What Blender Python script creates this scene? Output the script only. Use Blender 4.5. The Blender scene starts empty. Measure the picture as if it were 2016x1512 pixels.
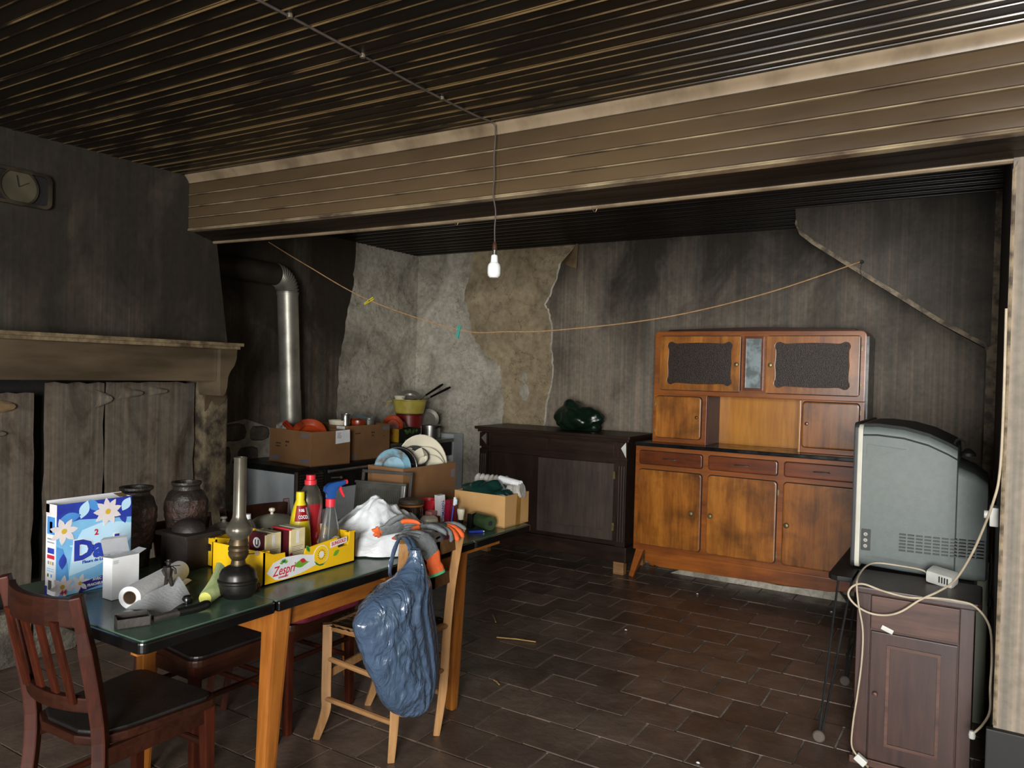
import bpy, bmesh, math, random
from mathutils import Vector, Matrix, Euler, noise as mnoise
random.seed(7)
S = bpy.context.scene
C = S.collection

# ------------------------------------------------------------------ camera
YAW, PITCH, ROLL, FPX = math.radians(31.8), math.radians(.85), math.radians(1.53), 1500.0
fw = Vector((-math.sin(YAW)*math.cos(PITCH), math.cos(YAW)*math.cos(PITCH), -math.sin(PITCH)))
rt = Vector((math.cos(YAW), math.sin(YAW), 0)); up = rt.cross(fw)
cr, sr = math.cos(ROLL), math.sin(ROLL)
r2 = cr*rt + sr*up; u2 = -sr*rt + cr*up
cam_d = bpy.data.cameras.new('camera'); cam = bpy.data.objects.new('camera', cam_d); C.objects.link(cam)
cam_d.sensor_width = 36; cam_d.lens = FPX/2016*36; cam_d.clip_start = .05
m = Matrix((r2, u2, -fw)).transposed().to_4x4(); m.translation = (0, 0, 1.5); cam.matrix_world = m
S.camera = cam

# ------------------------------------------------------------------ light
w = bpy.data.worlds.new('world'); S.world = w; w.use_nodes = True
bg = w.node_tree.nodes['Background']; bg.inputs[0].default_value = (.75, .85, 1, 1); bg.inputs[1].default_value = .25
def area(name, loc, rot, sx, sy, power, col):
    d = bpy.data.lights.new(name, 'AREA'); d.shape = 'RECTANGLE'; d.size = sx; d.size_y = sy; d.energy = power; d.color = col
    o = bpy.data.objects.new(name, d); C.objects.link(o); o.location = loc; o.rotation_euler = rot
    return o
# daylight through the glazed door and window behind the photographer (openings in wall_near)
area('daylight_door', (.8, -2.52, 1.45), (math.radians(90), 0, 0), 1.45, 1.85, 360, (1, .99, .97))
area('daylight_window', (-1.6, -2.52, 1.5), (math.radians(90), 0, 0), 1.0, 1.2, 45, (1, .99, .97))
S.view_settings.view_transform = 'Standard'; S.view_settings.look = 'None'
S.view_settings.exposure = 0.45; S.view_settings.gamma = 1.0; S.view_settings.use_curve_mapping = False

# ------------------------------------------------------------------ materials
def lin(c):
    if isinstance(c, str):
        c = tuple(int(c[i:i+2], 16)/255 for i in (0, 2, 4))
    return tuple((x/12.92 if x <= .04045 else ((x+.055)/1.055)**2.4) for x in c[:3]) + (1,)
MATS = {}
def base_mat(name):
    mt = bpy.data.materials.new(name); mt.use_nodes = True
    return mt, mt.node_tree.nodes, mt.node_tree.links, mt.node_tree.nodes['Principled BSDF']
def N(nt, t, **kw):
    n = nt.new(t)
    for k, v in kw.items(): setattr(n, k, v)
    return n
def coords(nt, ln, stretch=(1, 1, 1), kind='Object', off=(0, 0, 0)):
    tc = N(nt, 'ShaderNodeTexCoord'); mp = N(nt, 'ShaderNodeMapping')
    mp.inputs['Scale'].default_value = stretch; mp.inputs['Location'].default_value = off
    ln.new(tc.outputs[kind], mp.inputs[0]); return mp.outputs[0]
def ramp(nt, ln, src, stops):
    r = N(nt, 'ShaderNodeValToRGB'); e = r.color_ramp.elements
    e[0].position, e[0].color = stops[0][0], stops[0][1]
    e[1].position, e[1].color = stops[-1][0], stops[-1][1]
    for p, c in stops[1:-1]:
        k = e.new(p); k.color = c
    ln.new(src, r.inputs[0]); return r.outputs[0]
def noise(nt, ln, vec, scale, detail=4, rough=.55, dist=0):
    n = N(nt, 'ShaderNodeTexNoise'); n.inputs['Scale'].default_value = scale; n.inputs['Detail'].default_value = detail
    n.inputs['Roughness'].default_value = rough; n.inputs['Distortion'].default_value = dist
    ln.new(vec, n.inputs['Vector']); return n.outputs['Fac']
def mixc(nt, ln, fac, a, b, mode='MIX'):
    x = N(nt, 'ShaderNodeMix', data_type='RGBA', blend_type=mode)
    if isinstance(fac, (int, float)): x.inputs[0].default_value = fac
    else: ln.new(fac, x.inputs[0])
    for i, v in ((6, a), (7, b)):
        if isinstance(v, tuple): x.inputs[i].default_value = v
        else: ln.new(v, x.inputs[i])
    return x.outputs[2]
def bump(nt, ln, b, h, strength, dist=.01):
    n = N(nt, 'ShaderNodeBump'); n.inputs['Strength'].default_value = strength; n.inputs['Distance'].default_value = dist
    ln.new(h, n.inputs['Height']); ln.new(n.outputs[0], b.inputs['Normal'])
def pm(name, c1, c2=None, rough=.5, metal=0, scale=6, stretch=(1, 1, 1), bmp=0, bscale=60, lo=.35, hi=.65, coat=0, trans=0, spec=.5, alpha=1, rand=0, ior=1.45, rvar=0, ridge=0, world=False, dust=None):
    mt, nt, ln, b = base_mat(name)
    b.inputs['Roughness'].default_value = rough; b.inputs['Metallic'].default_value = metal
    b.inputs['Coat Weight'].default_value = coat; b.inputs['Coat Roughness'].default_value = .15
    b.inputs['Transmission Weight'].default_value = trans; b.inputs['Specular IOR Level'].default_value = spec
    b.inputs['Alpha'].default_value = alpha; b.inputs['IOR'].default_value = ior
    vec = coords(nt, ln, stretch)
    if world:
        gp = N(nt, 'ShaderNodeNewGeometry'); ln.new(gp.outputs['Position'], vec.node.inputs[0])
    c2 = c2 or tuple(max(0, x*.82) for x in lin(c1)[:3])
    c2l = lin(c2) if isinstance(c2, str) else tuple(c2[:3]) + (1,)
    n1 = noise(nt, ln, vec, scale, 5)
    col = ramp(nt, ln, n1, [(lo, lin(c1)), (hi, c2l)])
    if rand:
        oi = N(nt, 'ShaderNodeObjectInfo'); mr = N(nt, 'ShaderNodeMapRange')
        mr.inputs[3].default_value = 1-rand; mr.inputs[4].default_value = 1+rand
        ln.new(oi.outputs['Random'], mr.inputs[0])
        hsv = N(nt, 'ShaderNodeHueSaturation'); ln.new(mr.outputs[0], hsv.inputs['Value']); ln.new(col, hsv.inputs['Color']); col = hsv.outputs[0]
    if dust:
        col = mixc(nt, ln, ramp(nt, ln, noise(nt, ln, vec, 2.1, 7, .7, .6), [(.52, (0, 0, 0, 1)), (.78, (.55, .55, .55, 1))]), col, lin(dust))
    ln.new(col, b.inputs['Base Color'])
    if rvar:
        mr = N(nt, 'ShaderNodeMapRange'); mr.inputs[1].default_value = .3; mr.inputs[2].default_value = .7
        mr.inputs[3].default_value = max(.02, rough-rvar); mr.inputs[4].default_value = rough+rvar
        ln.new(noise(nt, ln, vec, scale*1.7, 5), mr.inputs[0]); ln.new(mr.outputs[0], b.inputs['Roughness'])
    if ridge:
        h = noise(nt, ln, vec, bscale, 3, .5, 1.4); sb1 = N(nt, 'ShaderNodeMath', operation='SUBTRACT'); sb1.inputs[1].default_value = .5; ln.new(h, sb1.inputs[0])
        ab = N(nt, 'ShaderNodeMath', operation='ABSOLUTE'); ln.new(sb1.outputs[0], ab.inputs[0]); bump(nt, ln, b, ab.outputs[0], ridge, .03)
    elif bmp:
        bump(nt, ln, b, noise(nt, ln, vec, bscale, 6), bmp)
    MATS[name] = mt; return mt
def wood(name, c1, c2, c3, axis='z', grain=9, rough=.4, blotch=.5, coat=0, bscale=1, spec=.4):
    """streaky grain along one axis with darker blotches of old varnish"""
    mt, nt, ln, b = base_mat(name)
    b.inputs['Roughness'].default_value = rough; b.inputs['Coat Weight'].default_value = coat; b.inputs['Coat Roughness'].default_value = .2; b.inputs['Specular IOR Level'].default_value = spec
    st = {'x': (.09, 1, 1), 'y': (1, .09, 1), 'z': (1, 1, .09)}[axis]
    vec = coords(nt, ln, st)
    g = noise(nt, ln, vec, grain, 6, .6, 1.2)
    g2 = noise(nt, ln, vec, grain*6, 4, .7)
    col = ramp(nt, ln, g, [(.3, lin(c1)), (.5, lin(c2)), (.72, lin(c3))])
    col = mixc(nt, ln, .35, col, ramp(nt, ln, g2, [(.35, lin(c3)), (.65, lin(c1))]), 'MIX')
    v2 = coords(nt, ln, (1, 1, 1))
    bl = ramp(nt, ln, noise(nt, ln, v2, 3.2*bscale, 5, .6, .4), [(.42, (1, 1, 1, 1)), (.72, (1-blotch, 1-blotch, 1-blotch, 1))])
    ln.new(mixc(nt, ln, 1, col, bl, 'MULTIPLY'), b.inputs['Base Color'])
    bump(nt, ln, b, g2, .12, .002)
    MATS[name] = mt; return mt
def wallpaper(name, axis, bright=1.0, soot=.5, base_z=1.2, stain=0):
    """faded striped paper under an uneven layer of soot that thickens upwards"""
    mt, nt, ln, b = base_mat(name)
    b.inputs['Roughness'].default_value = .62; b.inputs['Specular IOR Level'].default_value = .3
    st = (1, .0, .012) if axis == 'x' else (.0, 1, .012)
    v = coords(nt, ln, st)
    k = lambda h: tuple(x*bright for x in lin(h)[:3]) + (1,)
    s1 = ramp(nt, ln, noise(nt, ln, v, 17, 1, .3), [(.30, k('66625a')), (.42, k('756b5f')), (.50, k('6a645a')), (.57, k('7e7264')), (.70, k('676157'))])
    s2 = ramp(nt, ln, noise(nt, ln, v, 85, 2, .6), [(.35, (.87, .87, .88, 1)), (.65, (1.10, 1.07, 1.04, 1))])
    col = mixc(nt, ln, 1, s1, s2, 'MULTIPLY')
    v3 = coords(nt, ln, (1, 1, 1))
    sep = N(nt, 'ShaderNodeSeparateXYZ'); ln.new(v3, sep.inputs[0])
    mr = N(nt, 'ShaderNodeMapRange'); mr.inputs[1].default_value = base_z-.55; mr.inputs[2].default_value = base_z+1.0
    mr.inputs[3].default_value = -.22; mr.inputs[4].default_value = .30
    ln.new(sep.outputs[2], mr.inputs[0])
    nz = noise(nt, ln, coords(nt, ln, (1.3, 1.3, .8)), 1.7, 6, .62, .6)
    ad = N(nt, 'ShaderNodeMath', operation='ADD'); ln.new(nz, ad.inputs[0]); ln.new(mr.outputs[0], ad.inputs[1])
    sm = ramp(nt, ln, ad.outputs[0], [(.34, (0, 0, 0, 1)), (.78, (soot, soot, soot, 1))])
    col = mixc(nt, ln, sm, col, lin('211d17'))
    fine = ramp(nt, ln, noise(nt, ln, v3, 34, 5), [(.3, (.78, .78, .76, 1)), (.7, (1.08, 1.06, 1.04, 1))])
    col = mixc(nt, ln, 1, col, fine, 'MULTIPLY')
    if stain:
        sn = ramp(nt, ln, noise(nt, ln, coords(nt, ln, (1, 1.6, .7), off=(3, 1, 2)), 3.2, 6, .65, .8), [(.5, (0, 0, 0, 1)), (.68, (stain, stain, stain, 1))])
        col = mixc(nt, ln, sn, col, lin('2a1c10'))
    ln.new(col, b.inputs['Base Color'])
    bump(nt, ln, b, noise(nt, ln, coords(nt, ln, (1, 1, .3)), 5, 6), .35, .02)
    MATS[name] = mt; return mt
def plaster(name, c1, c2, c3, scale=2.2, bmp=.5):
    mt, nt, ln, b = base_mat(name); b.inputs['Roughness'].default_value = .85; b.inputs['Specular IOR Level'].default_value = .2
    v = coords(nt, ln, (1, 1, 1))
    a = ramp(nt, ln, noise(nt, ln, v, scale, 8, .62, .8), [(.33, lin(c1)), (.5, lin(c2)), (.68, lin(c3))])
    d = ramp(nt, ln, noise(nt, ln, v, scale*11, 6, .7), [(.3, (.7, .68, .66, 1)), (.6, (1.1, 1.1, 1.1, 1))])
    vo = N(nt, 'ShaderNodeTexVoronoi', feature='DISTANCE_TO_EDGE'); vo.inputs['Scale'].default_value = 2.3
    wv = N(nt, 'ShaderNodeVectorMath', operation='ADD'); nz = N(nt, 'ShaderNodeTexNoise'); nz.inputs['Scale'].default_value = 3; nz.inputs['Detail'].default_value = 6
    ln.new(v, nz.inputs['Vector']); ln.new(v, wv.inputs[0]); ln.new(nz.outputs['Color'], wv.inputs[1]); ln.new(wv.outputs[0], vo.inputs['Vector'])
    cr_ = ramp(nt, ln, vo.outputs['Distance'], [(.0, (.55, .52, .5, 1)), (.012, (1, 1, 1, 1))])
    col = mixc(nt, ln, 1, mixc(nt, ln, 1, a, d, 'MULTIPLY'), cr_, 'MULTIPLY')
    ln.new(col, b.inputs['Base Color']); bump(nt, ln, b, noise(nt, ln, v, 16, 8, .65), bmp, .02)
    MATS[name] = mt; return mt

# setting
pm('tile', '4b3e35', '64544a', .36, scale=5, bmp=.3, bscale=22, rand=.28, rvar=.14, lo=.3, hi=.7, world=True, dust='857a6c')
pm('grout', 'a0968a', '5f574d', .9, scale=7, bmp=.4)
pm('ceiling_board', '1c150e', '100c09', .34, scale=3, stretch=(.4, 4, 1), bmp=.05, bscale=30, rvar=.08, spec=.35, world=True)
pm('bead_glint', '57462c', '17110b', .22, scale=4, stretch=(.6, 9, 1), lo=.42, hi=.58, spec=.7, world=True)  # same varnish as the boards; gloss highlight on the beads painted in lighter tan
pm('beam_board', '574733', '3a2e20', .27, scale=2.0, stretch=(.35, 1.5, 1.5), bmp=.06, bscale=14, rvar=.08, spec=.5, lo=.3, hi=.7)
pm('cove_paint', '80705a', '544634', .36, scale=5, stretch=(1, 1, .3), bmp=.06, bscale=20, lo=.42, hi=.72)
pm('bead_bright', '9c8c6e', '54463a', .25, scale=9, stretch=(.5, 1, 1))  # bright highlight lines of the beam beads put into the colour; edge moulding too
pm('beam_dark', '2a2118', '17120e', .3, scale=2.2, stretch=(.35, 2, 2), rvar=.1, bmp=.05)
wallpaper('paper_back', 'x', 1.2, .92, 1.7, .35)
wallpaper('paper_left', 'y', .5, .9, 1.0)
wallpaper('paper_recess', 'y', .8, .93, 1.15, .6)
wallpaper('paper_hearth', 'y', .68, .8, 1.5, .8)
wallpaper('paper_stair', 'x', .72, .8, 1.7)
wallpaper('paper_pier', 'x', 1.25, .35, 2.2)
plaster('plaster_grey', 'bcb7aa', 'a49e90', '777266')
plaster('plaster_tan', 'a29478', '8d7f66', '665c4a', 1.8)
plaster('plaster_soot', '6e685b', '57524a', '38352f', 2)
plaster('rubble', '7a7468', '58534a', '35312b', 5, .9)
pm('soot', '14110e', '0a0908', .8, scale=4, bmp=.2)  # sooty black; also colours the painted gap shade on the buffet
pm('mantel_paint', '5e5140', '3f3528', .34, scale=3, stretch=(1, .4, 2), bmp=.12, bscale=18, rvar=.1)
pm('mantel_edge', '7d6d53', '463b2d', .4, scale=14, bmp=.3, bscale=60)
pm('jamb_stone', '6f624c', '2a231b', .8, scale=9, bmp=.9, bscale=26, lo=.38, hi=.62)
pm('white_wall', 'a8a294', '8c867a', .8, scale=2)
pm('black_paint', '0f0f0e', '090808', .6, scale=6)

# ------------------------------------------------------------------ mesh building
class MB:
    def __init__(s): s.v = []; s.f = []; s.x = None
    def add(s, vs, fs):
        n = len(s.v)
        s.v += [tuple(s.x @ Vector(p)) if s.x else tuple(p) for p in vs]
        s.f += [tuple(i+n for i in f) for f in fs]; return s
    def box(s, x0, x1, y0, y1, z0, z1):
        vs = [(x, y, z) for z in (z0, z1) for y in (y0, y1) for x in (x0, x1)]
        return s.add(vs, [(0, 2, 3, 1), (4, 5, 7, 6), (0, 1, 5, 4), (2, 6, 7, 3), (0, 4, 6, 2), (1, 3, 7, 5)])
    def obox(s, c, h, rot=(0, 0, 0)):
        """box by centre and half sizes, turned"""
        R = Euler(rot).to_matrix(); c = Vector(c)
        vs = [c + R @ Vector((a*h[0], b*h[1], d*h[2])) for d in (-1, 1) for b in (-1, 1) for a in (-1, 1)]
        return s.add(vs, [(0, 2, 3, 1), (4, 5, 7, 6), (0, 1, 5, 4), (2, 6, 7, 3), (0, 4, 6, 2), (1, 3, 7, 5)])
    def bar(s, a, b, w, h, w2=None, h2=None, side=None):
        """straight tapered bar from a to b, rectangular section"""
        a, b = Vector(a), Vector(b); d = (b-a).normalized()
        sd = Vector(side) if side else (Vector((0, 0, 1)) if abs(d.z) < .9 else Vector((1, 0, 0)))
        u = sd.cross(d).normalized(); t = d.cross(u)
        w2 = w if w2 is None else w2; h2 = h if h2 is None else h2
        vs = [a+u*p*w/2+t*q*h/2 for p, q in ((-1, -1), (1, -1), (1, 1), (-1, 1))] + [b+u*p*w2/2+t*q*h2/2 for p, q in ((-1, -1), (1, -1), (1, 1), (-1, 1))]
        return s.add(vs, [(3, 2, 1, 0), (4, 5, 6, 7), (0, 1, 5, 4), (1, 2, 6, 5), (2, 3, 7, 6), (3, 0, 4, 7)])
    def prism(s, poly, plane, a, b):
        mk = {'xy': lambda p, t: (p[0], p[1], t), 'xz': lambda p, t: (p[0], t, p[1]), 'yz': lambda p, t: (t, p[0], p[1])}[plane]
        n = len(poly); vs = [mk(p, a) for p in poly] + [mk(p, b) for p in poly]
        fs = [tuple(range(n-1, -1, -1)), tuple(range(n, 2*n))] + [(i, (i+1) % n, n+(i+1) % n, n+i) for i in range(n)]
        return s.add(vs, fs)
    def ring(s, inner, outer, plane, a, b):
        mk = {'xz': lambda p, t: (p[0], t, p[1]), 'yz': lambda p, t: (t, p[0], p[1]), 'xy': lambda p, t: (p[0], p[1], t)}[plane]
        n = len(inner); vs = [mk(p, a) for p in inner] + [mk(p, a) for p in outer] + [mk(p, b) for p in inner] + [mk(p, b) for p in outer]
        fs = []
        for i in range(n):
            j = (i+1) % n
            fs += [(i, j, n+j, n+i), (2*n+i, 3*n+i, 3*n+j, 2*n+j), (i, 2*n+i, 2*n+j, j), (n+i, n+j, 3*n+j, 3*n+i)]
        return s.add(vs, fs)
    def lathe(s, prof, c=(0, 0, 0), seg=20, sx=1, sy=1, mat=None, wob=0):
        vs = []; M_ = mat or Matrix()
        for r, z in prof:
            for k in range(seg):
                a = 2*math.pi*k/seg; rr = r*(1+wob*math.sin(3*a+z*40)) if wob else r
                vs.append(Vector(c) + M_ @ Vector((rr*sx*math.cos(a), rr*sy*math.sin(a), z)))
        fs = []
        for i in range(len(prof)-1):
            for k in range(seg):
                j = (k+1) % seg; fs.append((i*seg+k, i*seg+j, (i+1)*seg+j, (i+1)*seg+k))
        if prof[0][0] > 1e-5: fs.append(tuple(range(seg-1, -1, -1)))
        if prof[-1][0] > 1e-5: fs.append(tuple((len(prof)-1)*seg+k for k in range(seg)))
        return s.add(vs, fs)
    def tube(s, pts, r, seg=8, cap=True, sq=(1, 1)):
        pts = [Vector(p) for p in pts]; n = len(pts); rs = r if isinstance(r, (list, tuple)) else [r]*n
        vs = []; prev = None
        for i, p in enumerate(pts):
            d = (pts[min(i+1, n-1)] - pts[max(i-1, 0)]).normalized()
            if prev is None:
                ref = Vector((0, 0, 1)) if abs(d.z) < .9 else Vector((1, 0, 0)); u = ref.cross(d).normalized()
            else: u = (prev - d*prev.dot(d)).normalized()
            prev = u; t = d.cross(u)
            for k in range(seg):
                a = 2*math.pi*k/seg; vs.append(p + u*math.cos(a)*rs[i]*sq[0] + t*math.sin(a)*rs[i]*sq[1])
        fs = [(i*seg+k, i*seg+(k+1) % seg, (i+1)*seg+(k+1) % seg, (i+1)*seg+k) for i in range(n-1) for k in range(seg)]
        if cap: fs += [tuple(range(seg-1, -1, -1)), tuple((n-1)*seg+k for k in range(seg))]
        return s.add(vs, fs)
    def grid(s, fn, nu, nv, closed=False):
        vs = [fn(i/(nu if closed else nu-1), j/(nv-1)) for j in range(nv) for i in range(nu)]
        fs = []
        for j in range(nv-1):
            for i in range(nu if closed else nu-1):
                k = (i+1) % nu; fs.append((j*nu+i, j*nu+k, (j+1)*nu+k, (j+1)*nu+i))
        return s.add(vs, fs)
def spline(pts, n=6):
    """Catmull-Rom through points"""
    P_ = [Vector(p) for p in pts]; out = []
    for i in range(len(P_)-1):
        a, b, c, d = P_[max(i-1, 0)], P_[i], P_[i+1], P_[min(i+2, len(P_)-1)]
        for k in range(n):
            t = k/n; out.append(.5*((2*b)+(c-a)*t+(2*a-5*b+4*c-d)*t*t+(3*b-a-3*c+d)*t**3))
    return out + [P_[-1]]
def rrect(x0, x1, y0, y1, r, n=5):
    out = []
    for cx, cy, a0 in ((x1-r, y1-r, 0), (x0+r, y1-r, 90), (x0+r, y0+r, 180), (x1-r, y0+r, 270)):
        for k in range(n+1):
            a = math.radians(a0+90*k/n); out.append((cx+r*math.cos(a), cy+r*math.sin(a)))
    return out
def circ(cx, cy, r, n=24, ry=None): return [(cx+r*math.cos(2*math.pi*k/n), cy+(ry or r)*math.sin(2*math.pi*k/n)) for k in range(n)]
def mesh_of(name, mb, mat, smooth=False, bevel=0, seg=2, tf=None, solid=0):
    bm = bmesh.new(); vs = [bm.verts.new(tf @ Vector(p) if tf else p) for p in mb.v]
    for f in mb.f:
        try: bm.faces.new([vs[i] for i in f])
        except ValueError: pass
    if solid:
        bmesh.ops.solidify(bm, geom=bm.faces[:], thickness=solid)
    bmesh.ops.recalc_face_normals(bm, faces=bm.faces[:])
    if bevel:
        eds = [e for e in bm.edges if len(e.link_faces) == 2 and e.calc_face_angle(0) > .5]
        bmesh.ops.bevel(bm, geom=eds, offset=bevel, segments=seg, affect='EDGES', clamp_overlap=True, profile=.7)
    if smooth:
        for f in bm.faces: f.smooth = True
    me = bpy.data.meshes.new(name); bm.to_mesh(me); bm.free()
    if smooth and smooth is not True: pass
    me.materials.append(MATS[mat]); return me
def fix_smooth(me, ang=.6):
    """flat across hard edges"""
    bm = bmesh.new(); bm.from_mesh(me)
    for f in bm.faces: f.smooth = True
    for e in bm.edges:
        e.smooth = not (len(e.link_faces) != 2 or e.calc_face_angle(0) > ang)
    bm.to_mesh(me); bm.free()
ROOT = {}
def obj(name, me, parent=None):
    o = bpy.data.objects.new(name, me); C.objects.link(o)
    if parent is not None: o.parent = parent
    return o
def tag(o, label=None, cat=None, group=None, kind=None):
    if label: o['label'] = label
    if cat: o['category'] = cat
    if group: o['group'] = group
    if kind: o['kind'] = kind
    return o
def thing(name, label, cat, loc=(0, 0, 0), rz=0, group=None):
    o = bpy.data.objects.new(name, None); C.objects.link(o); o.empty_display_size = .1
    o.location = loc; o.rotation_euler = (0, 0, rz); tag(o, label, cat, group)
    ROOT[o.name] = (Matrix.Translation(loc) @ Matrix.Rotation(rz, 4, 'Z')); return o
def part(name, mb, mat, root, parent=None, smooth=False, bevel=0, local=False, label=None, solid=0):
    """mesh child of root (or of parent, a part of root); coordinates in world unless local"""
    tf = None if local else ROOT[root.name].inverted()
    me = mesh_of(name, mb, mat, False, bevel, tf=tf, solid=solid)
    if smooth: fix_smooth(me, .6 if smooth is True else smooth)
    o = obj(name, me, parent or root)
    if label: o['label'] = label
    return o
def solo(name, mb, mat, label, cat, loc, group=None, smooth=False, bevel=0, solid=0):
    me = mesh_of(name, mb, mat, False, bevel, tf=Matrix.Translation(loc).inverted(), solid=solid)
    if smooth: fix_smooth(me, .6 if smooth is True else smooth)
    o = obj(name, me); o.location = loc; ROOT[o.name] = Matrix.Translation(loc)
    return tag(o, label, cat, group)
def struct(name, mb, mat, parent=None, smooth=False, bevel=0, label=None):
    me = mesh_of(name, mb, mat, False, bevel)
    if smooth: fix_smooth(me)
    o = obj(name, me, parent)
    if parent is None: o['kind'] = 'structure'
    if label: o['label'] = label
    return o
def copy_tree(o, parent=None):
    c = o.copy(); C.objects.link(c); c.parent = parent
    for ch in list(o.children): copy_tree(ch, c)
    return c
def text_part(name, s, size, o0, right, upv, mat, root, parent=None, bold=0, shear=0, align='LEFT', sx=1):
    cu = bpy.data.curves.new('t', 'FONT'); cu.fill_mode = 'BOTH'; cu.body = s; cu.size = size; cu.extrude = .0003; cu.align_x = align; cu.offset = bold; cu.shear = shear; cu.resolution_u = 2
    to = bpy.data.objects.new('t', cu); C.objects.link(to)
    dg = bpy.context.evaluated_depsgraph_get()
    me = bpy.data.meshes.new_from_object(to.evaluated_get(dg)); bpy.data.objects.remove(to); bpy.data.curves.remove(cu)
    right, upv = Vector(right).normalized(), Vector(upv).normalized(); n = right.cross(upv)
    M_ = Matrix((right*sx, upv, n)).transposed().to_4x4(); M_.translation = o0
    me.transform(ROOT[root.name].inverted() @ M_); me.name = name; me.materials.clear(); me.materials.append(MATS[mat])
    return obj(name, me, parent or root)
def decal(name, pts, o0, right, upv, mat, root, parent=None, th=.0006):
    """a flat printed patch on a face: 2d points in the face's own axes"""
    right, upv = Vector(right).normalized(), Vector(upv).normalized(); n = right.cross(upv); o0 = Vector(o0)
    k = len(pts); vs = [o0+right*a+upv*b for a, b in pts] + [o0+right*a+upv*b+n*th for a, b in pts]
    mb = MB().add(vs, [tuple(range(k, 2*k))] + [(i, (i+1) % k, k+(i+1) % k, k+i) for i in range(k)])
    return part(name, mb, mat, root, parent)
def leaf(cx, cy, l, w, ang, n=8):
    ca, sa = math.cos(ang), math.sin(ang); out = []
    for s_ in (1, -1):
        for k in range(n):
            t = k/n if s_ == 1 else 1-k/n
            x = (t-.5)*l; y = s_*w*math.sin(math.pi*t); out.append((cx+x*ca-y*sa, cy+x*sa+y*ca))
    return out
# ================================================================== THE SETTING
CE = 2.6            # ceiling height
XL, XR = -3.984, .058
def sag(x): return -.02*max(0, 1-((x+1.8)/2.2)**2)

# ---- floor: grout bed with terracotta tiles in running bond
floor = struct('floor', MB().box(-5.0, 2.6, -2.7, 5.95, -.08, -.006), 'grout')
TW, TD = .2385, .2335
variants = []
for k in range(5):
    mb = MB(); rnd = random.Random(k); hx, hy = TW/2-.0043, TD/2-.0043
    j = lambda: rnd.uniform(-.0022, .0022)
    top = [(-hx+j(), -hy+j(), j()*.6), (hx+j(), -hy+j(), j()*.6), (hx+j(), hy+j(), j()*.6), (-hx+j(), hy+j(), j()*.6)]
    mb.add([(x*.988, y*.988, z) for x, y, z in top] + [(x, y, z-.003) for x, y, z in top] + [(x, y, -.02) for x, y, z in top],
           [(0, 1, 2, 3)] + [(i+4, (i+1) % 4+4, (i+1) % 4, i) for i in range(4)] + [(i+8, (i+1) % 4+8, (i+1) % 4+4, i+4) for i in range(4)])
    variants.append(mesh_of('tile', mb, 'tile'))
def seen(x, y):
    d = Vector((x, y, 0))-Vector((0, 0, 1.5)); z = d.dot(fw)
    if z < .3: return None
    px, py = 1008+FPX*d.dot(r2)/z, 756-FPX*d.dot(u2)/z
    return z if -40 < px < 2056 and py < 1560 else None
cand, far_tiles = [], []
for r in range(-27, 12):
    y = 3.345+TD*(r+.5)
    for q in range(-20, 16):
        x = -1.071+TW*(q+.5)+(TW/2 if r % 2 == 0 else 0)
        if not (-4.95 < x < 2.55 and -2.65 < y < 5.9): continue
        z = seen(x, y)
        hidden = x < -2.75 and y < 4.9
        (cand if z and not hidden else far_tiles).append((z or 99, x, y))
cand.sort()
far_tiles += cand[296:]
for z, x, y in cand[:296]:
    t = obj('tile', random.choice(variants), floor); t.location = (x, y, random.uniform(-.0022, .0012))
    t.rotation_euler = (random.uniform(-.006, .006), random.uniform(-.006, .006), random.uniform(-.012, .012)+random.choice((0, math.pi)))
mb = MB()
for z, x, y in far_tiles: mb.box(x-TW/2+.004, x+TW/2-.004, y-TD/2+.004, y+TD/2-.004, -.02, random.uniform(-.002, .001))
o = obj('tile_paving', mesh_of('tile_paving', mb, 'tile'), floor); o['kind'] = 'stuff'

# ---- ceiling: tongue and groove boards with a bead in the middle, running along X
ceiling = struct('ceiling', MB().box(-5.0, 2.6, -2.7, 5.95, CE+.012, CE+.1), 'soot')
def board_mesh(name, x0, x1, mat, W=.1205, sg=True):
    # cross-section in (y, z): flat board, raised beads at the joint and in the middle, thin open joint
    h = W/2; d = .0055
    prof = [(-h, .012), (-h, .002), (-h+.0015, 0), (-h+.005, -.0003), (-h+.0062, -d), (-h+.0082, -d), (-h+.0094, -.0003), (-h+.013, 0), (-.010, 0), (-.006, -.0003), (-.005, -d*.7), (-.003, -d*.7), (-.002, -.0003), (.002, 0), (h-.002, 0), (h-.001, .002), (h-.001, .012)]
    n = 14; mb = MB()
    for k in range(n+1):
        x = x0+(x1-x0)*k/n; mb.v += [(x, y, z+(sag(x) if sg else 0)) for y, z in prof]
    p = len(prof)
    for k in range(n):
        for i in range(p-1): mb.f.append((k*p+i, k*p+i+1, (k+1)*p+i+1, (k+1)*p+i))
    me = mesh_of(name, mb, mat)
    if not sg: return me  # rear boards, shaded by the beam, get no painted bead highlights
    me.materials.append(MATS['bead_glint'])
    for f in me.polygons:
        if abs(f.normal.z) < .995 and abs(f.normal.x) < .5 and f.center.z < .004 or (f.center.z < -.0035+sag(f.center.x)*(1 if sg else 0)): f.material_index = 1  # bead faces take the lighter tint that stands in for specular light
    return me
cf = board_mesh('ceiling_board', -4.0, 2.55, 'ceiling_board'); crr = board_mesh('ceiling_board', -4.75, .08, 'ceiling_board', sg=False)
y = 2.79-.0605
while y > -2.6:
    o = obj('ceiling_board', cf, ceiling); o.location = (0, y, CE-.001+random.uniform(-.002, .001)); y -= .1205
y = 2.96
while y < 5.85:
    o = obj('ceiling_board', crr, ceiling); o.location = (0, y, CE+.002+random.uniform(-.001, .001)); y += .1205

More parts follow.
